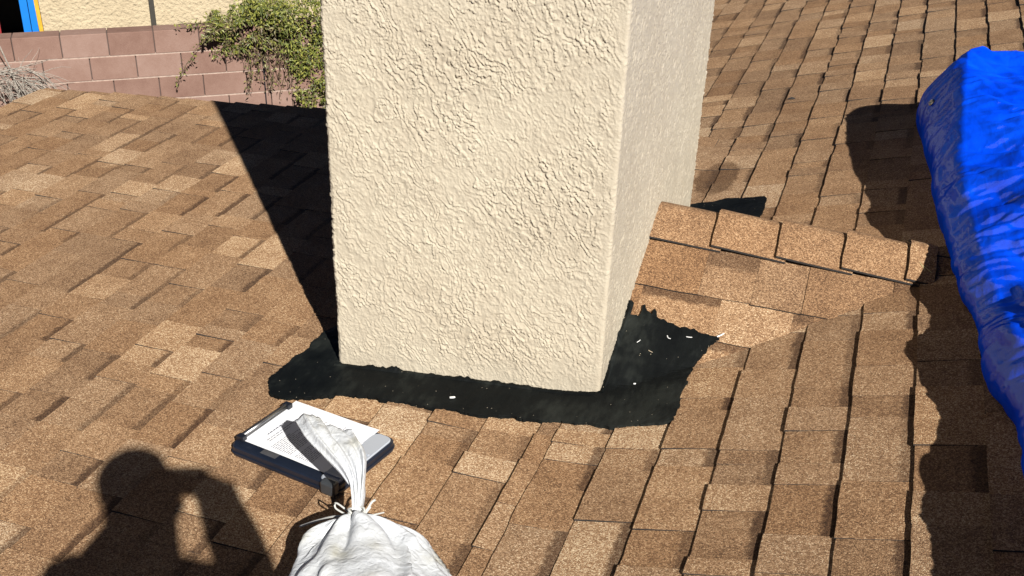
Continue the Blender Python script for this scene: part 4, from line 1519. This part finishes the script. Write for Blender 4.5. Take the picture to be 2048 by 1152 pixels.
# ------------------------------------------------------------------ the photographer (out of frame, casts the shadow on the left)
def off(r, u, f, s=0):
    return CAM+CR*r+CU*u+FW*f+SUN*s
def build_person():
    C = CAM+CR*.065
    H = C+np.array([.045, -.225, .122])
    nb = H+np.array([.03, -.06, -.19])
    rh = R0
    foot_c = np.array([.74, -2.80])
    gz = lambda x, y: prof_z(x)+.008
    pel = np.array([foot_c[0]-.01, foot_c[1]+.03, gz(*foot_c)+.90])
    chest = (nb*.62+pel*.38)+np.array([0, .02, 0])
    belly = (nb*.3+pel*.7)
    shR, shL = nb+rh*.16+np.array([0, .01, -.03]), nb-rh*.17+np.array([0, .01, -.02])
    elR = C+np.array([.188, .036, -.24])-CR*.055-CU*.05; elL = C+np.array([-.286, -.114, -.237])+CR*.06-CU*.07
    haR = off(.150, -.025, -.035); haL = off(.030, -.055, -.045)
    verts = []; edges = []; rads = []
    def v(p, r, parent=None):
        verts.append(tuple(np.asarray(p, float))); rads.append(r)
        i = len(verts)-1
        if parent is not None:
            edges.append((parent, i))
        return i
    ip = v(pel, (.155, .115))
    ib = v(belly, (.175, .13), ip)
    ic = v(chest, (.20, .14), ib)
    inb = v(nb, (.125, .10), ic)
    hm = v(nb*.45+H*.55+np.array([0, .01, -.02]), (.088, .085), inb)
    h1 = v(H+np.array([-.01, .03, -.05]), (.084, .095), hm)
    h2 = v(H+np.array([0, .0, .035]), (.078, .095), h1)
    v(H+np.array([0, -.005, .095]), (.05, .06), h2)
    for sh, el, ha in ((shR, elR, haR), (shL, elL, haL)):
        a = v(sh, (.085, .085), ic)
        b = v(sh*.5+el*.5, (.07, .07), a)
        c = v(el, (.06, .06), b)
        d_ = v(el*.45+ha*.55, (.068, .068), c)
        wv = v(el*.12+ha*.88, (.056, .056), d_)
        sgn = 1 if sh is shR else -1
        pm = v(ha, (.048, .062), wv)
        # four fingers behind the phone, thumb on the near face
        for k in range(4):
            base = ha+CU*(.022-.015*k)+CR*(-sgn*.006)
            f1 = v(base+FW*.012-CR*sgn*.004, (.0095, .0095), pm)
            f2 = v(base+FW*.020-CR*sgn*(.020+.004*(1.5-abs(k-1.5))), (.0085, .0085), f1)
            v(base+FW*.021-CR*sgn*(.036+.006*(1.5-abs(k-1.5))), (.0075, .0075), f2)
        t1 = v(ha-FW*.014-CU*.026-CR*sgn*.006, (.011, .011), wv)
        v(ha-FW*.016-CU*.012-CR*sgn*.034, (.0095, .0095), t1)
    for s in (1, -1):
        hp = v(pel+rh*.095*s+np.array([0, 0, -.06]), (.105, .10), ip)
        an = np.array([*(foot_c+rh[:2]*.13*s+np.array([0, -.03])), 0]); an[2] = gz(an[0], an[1])+.085
        kn = (pel+rh*.11*s)*.5+an*.5+np.array([-.01, .045, .02])
        k_ = v(kn, (.062, .065), hp)
        cf = v(kn*.6+an*.4+np.array([0, -.02, 0]), (.055, .055), k_)
        a_ = v(an, (.042, .042), cf)
        toe = an+np.array([-.045, .15, 0]); toe[2] = gz(toe[0], toe[1])+.035
        v(toe, (.042, .032), a_)
    me = bpy.data.meshes.new('person_cage')
    me.from_pydata(verts, edges, [])
    o = bpy.data.objects.new('person_cage', me)
    COL.objects.link(o)
    sk = o.modifiers.new('skin', 'SKIN')
    sk.use_smooth_shade = True
    for i, r in enumerate(rads):
        me.skin_vertices[0].data[i].radius = r
    me.skin_vertices[0].data[0].use_root = True
    sd = o.modifiers.new('sub', 'SUBSURF'); sd.levels = 1; sd.render_levels = 1
    dg = bpy.context.evaluated_depsgraph_get()
    ev = o.evaluated_get(dg)
    m2 = bpy.data.meshes.new_from_object(ev)
    m2.name = 'person'
    bpy.data.objects.remove(o)
    loc = np.array([foot_c[0], foot_c[1], gz(*foot_c)])
    co = np.empty(len(m2.vertices)*3); m2.vertices.foreach_get('co', co); co = co.reshape(-1, 3)
    m2.vertices.foreach_set('co', (co-loc).ravel().astype(np.float32))
    m2.materials.clear()
    skin = simple('skin', (.45, .26, .18), .5, .05)
    shirt = simple('dark_grey_shirt', (.05, .055, .07), .85, .2)
    jean = simple('blue_jeans', (.05, .07, .13), .85, .2)
    shoe = simple('brown_boots', (.07, .045, .03), .7)
    for M in (shirt, skin, jean, shoe):
        m2.materials.append(M)
    idx = []
    nbz, pz, fz = nb[2]+.03, pel[2]+.03, loc[2]+.10
    for p in m2.polygons:
        c = np.array(p.center)+loc
        if c[2] > nbz and np.linalg.norm(c-H) < .22:
            idx.append(1)
        elif min(np.linalg.norm(c-haR), np.linalg.norm(c-haL)) < .12 or (c[2] > C[2]-.12 and (c-C)@FW > -.10 and np.linalg.norm(c-H) > .2 and c[2] > nb[2]-.02 and False):
            idx.append(1)
        elif c[2] > pz:
            idx.append(0)
        elif c[2] > fz:
            idx.append(2)
        else:
            idx.append(3)
    m2.polygons.foreach_set('material_index', np.array(idx, np.int32))
    per = link('person', m2)
    per.location = loc.tolist()
    tag(per, 'person in dark shirt and jeans holding up a phone, seen only as a shadow', 'person')
    # face features and short hair
    fdir = np.array([-.30, .93, -.2]); fdir /= np.linalg.norm(fdir)
    sd_ = np.cross(fdir, (0, 0, 1.)); sd_ /= np.linalg.norm(sd_); up = np.cross(sd_, fdir)
    def blob(name, c, rx, ry, rz, M, cut=None):
        V = []; F = []
        nu, nv = 16, 10
        for j in range(nv+1):
            ph = math.pi*j/nv
            for i in range(nu):
                th = 2*math.pi*i/nu
                V.append(c+sd_*rx*math.sin(ph)*math.cos(th)+fdir*ry*math.sin(ph)*math.sin(th)+up*rz*math.cos(ph))
        mesh_obj(name, V, grid_faces(nu, nv+1, True), M, per, smooth=True)
    blob('nose', H+fdir*.098-up*.02, .013, .018, .022, skin)
    for s in (1, -1):
        blob('ear', H+sd_*.078*s-up*.01, .010, .020, .032, skin)
        blob('eye', H+fdir*.083+sd_*.030*s+up*.012, .012, .010, .008, simple('eye_white', (.7, .68, .64), .3))
    blob('mouth', H+fdir*.092-up*.052, .024, .008, .007, simple('lips', (.4, .14, .12), .5))
    blob('hair', H-fdir*.012+up*.040, .086, .100, .072, simple('dark_hair', (.025, .016, .01), .7, .3))
    # the phone, just behind the picture's viewpoint
    V = []
    cth = .0045
    c0 = off(.060, -.018, -.014)
    def px(a, b_, c):
        return tuple(c0+CR*a+CU*b_+FW*c)
    ph = box('phone', (-.074, -.036, -cth), (.074, .036, cth), M_BLACK, None, .004, px)
    tag(ph, 'black phone held up in the hands of the photographer', 'phone')
    box('screen', (-.070, -.033, -cth-.0008), (.070, .033, -cth-.0002), simple('phone_glass', (.02, .02, .025), .1), ph, 0, px)
build_person()
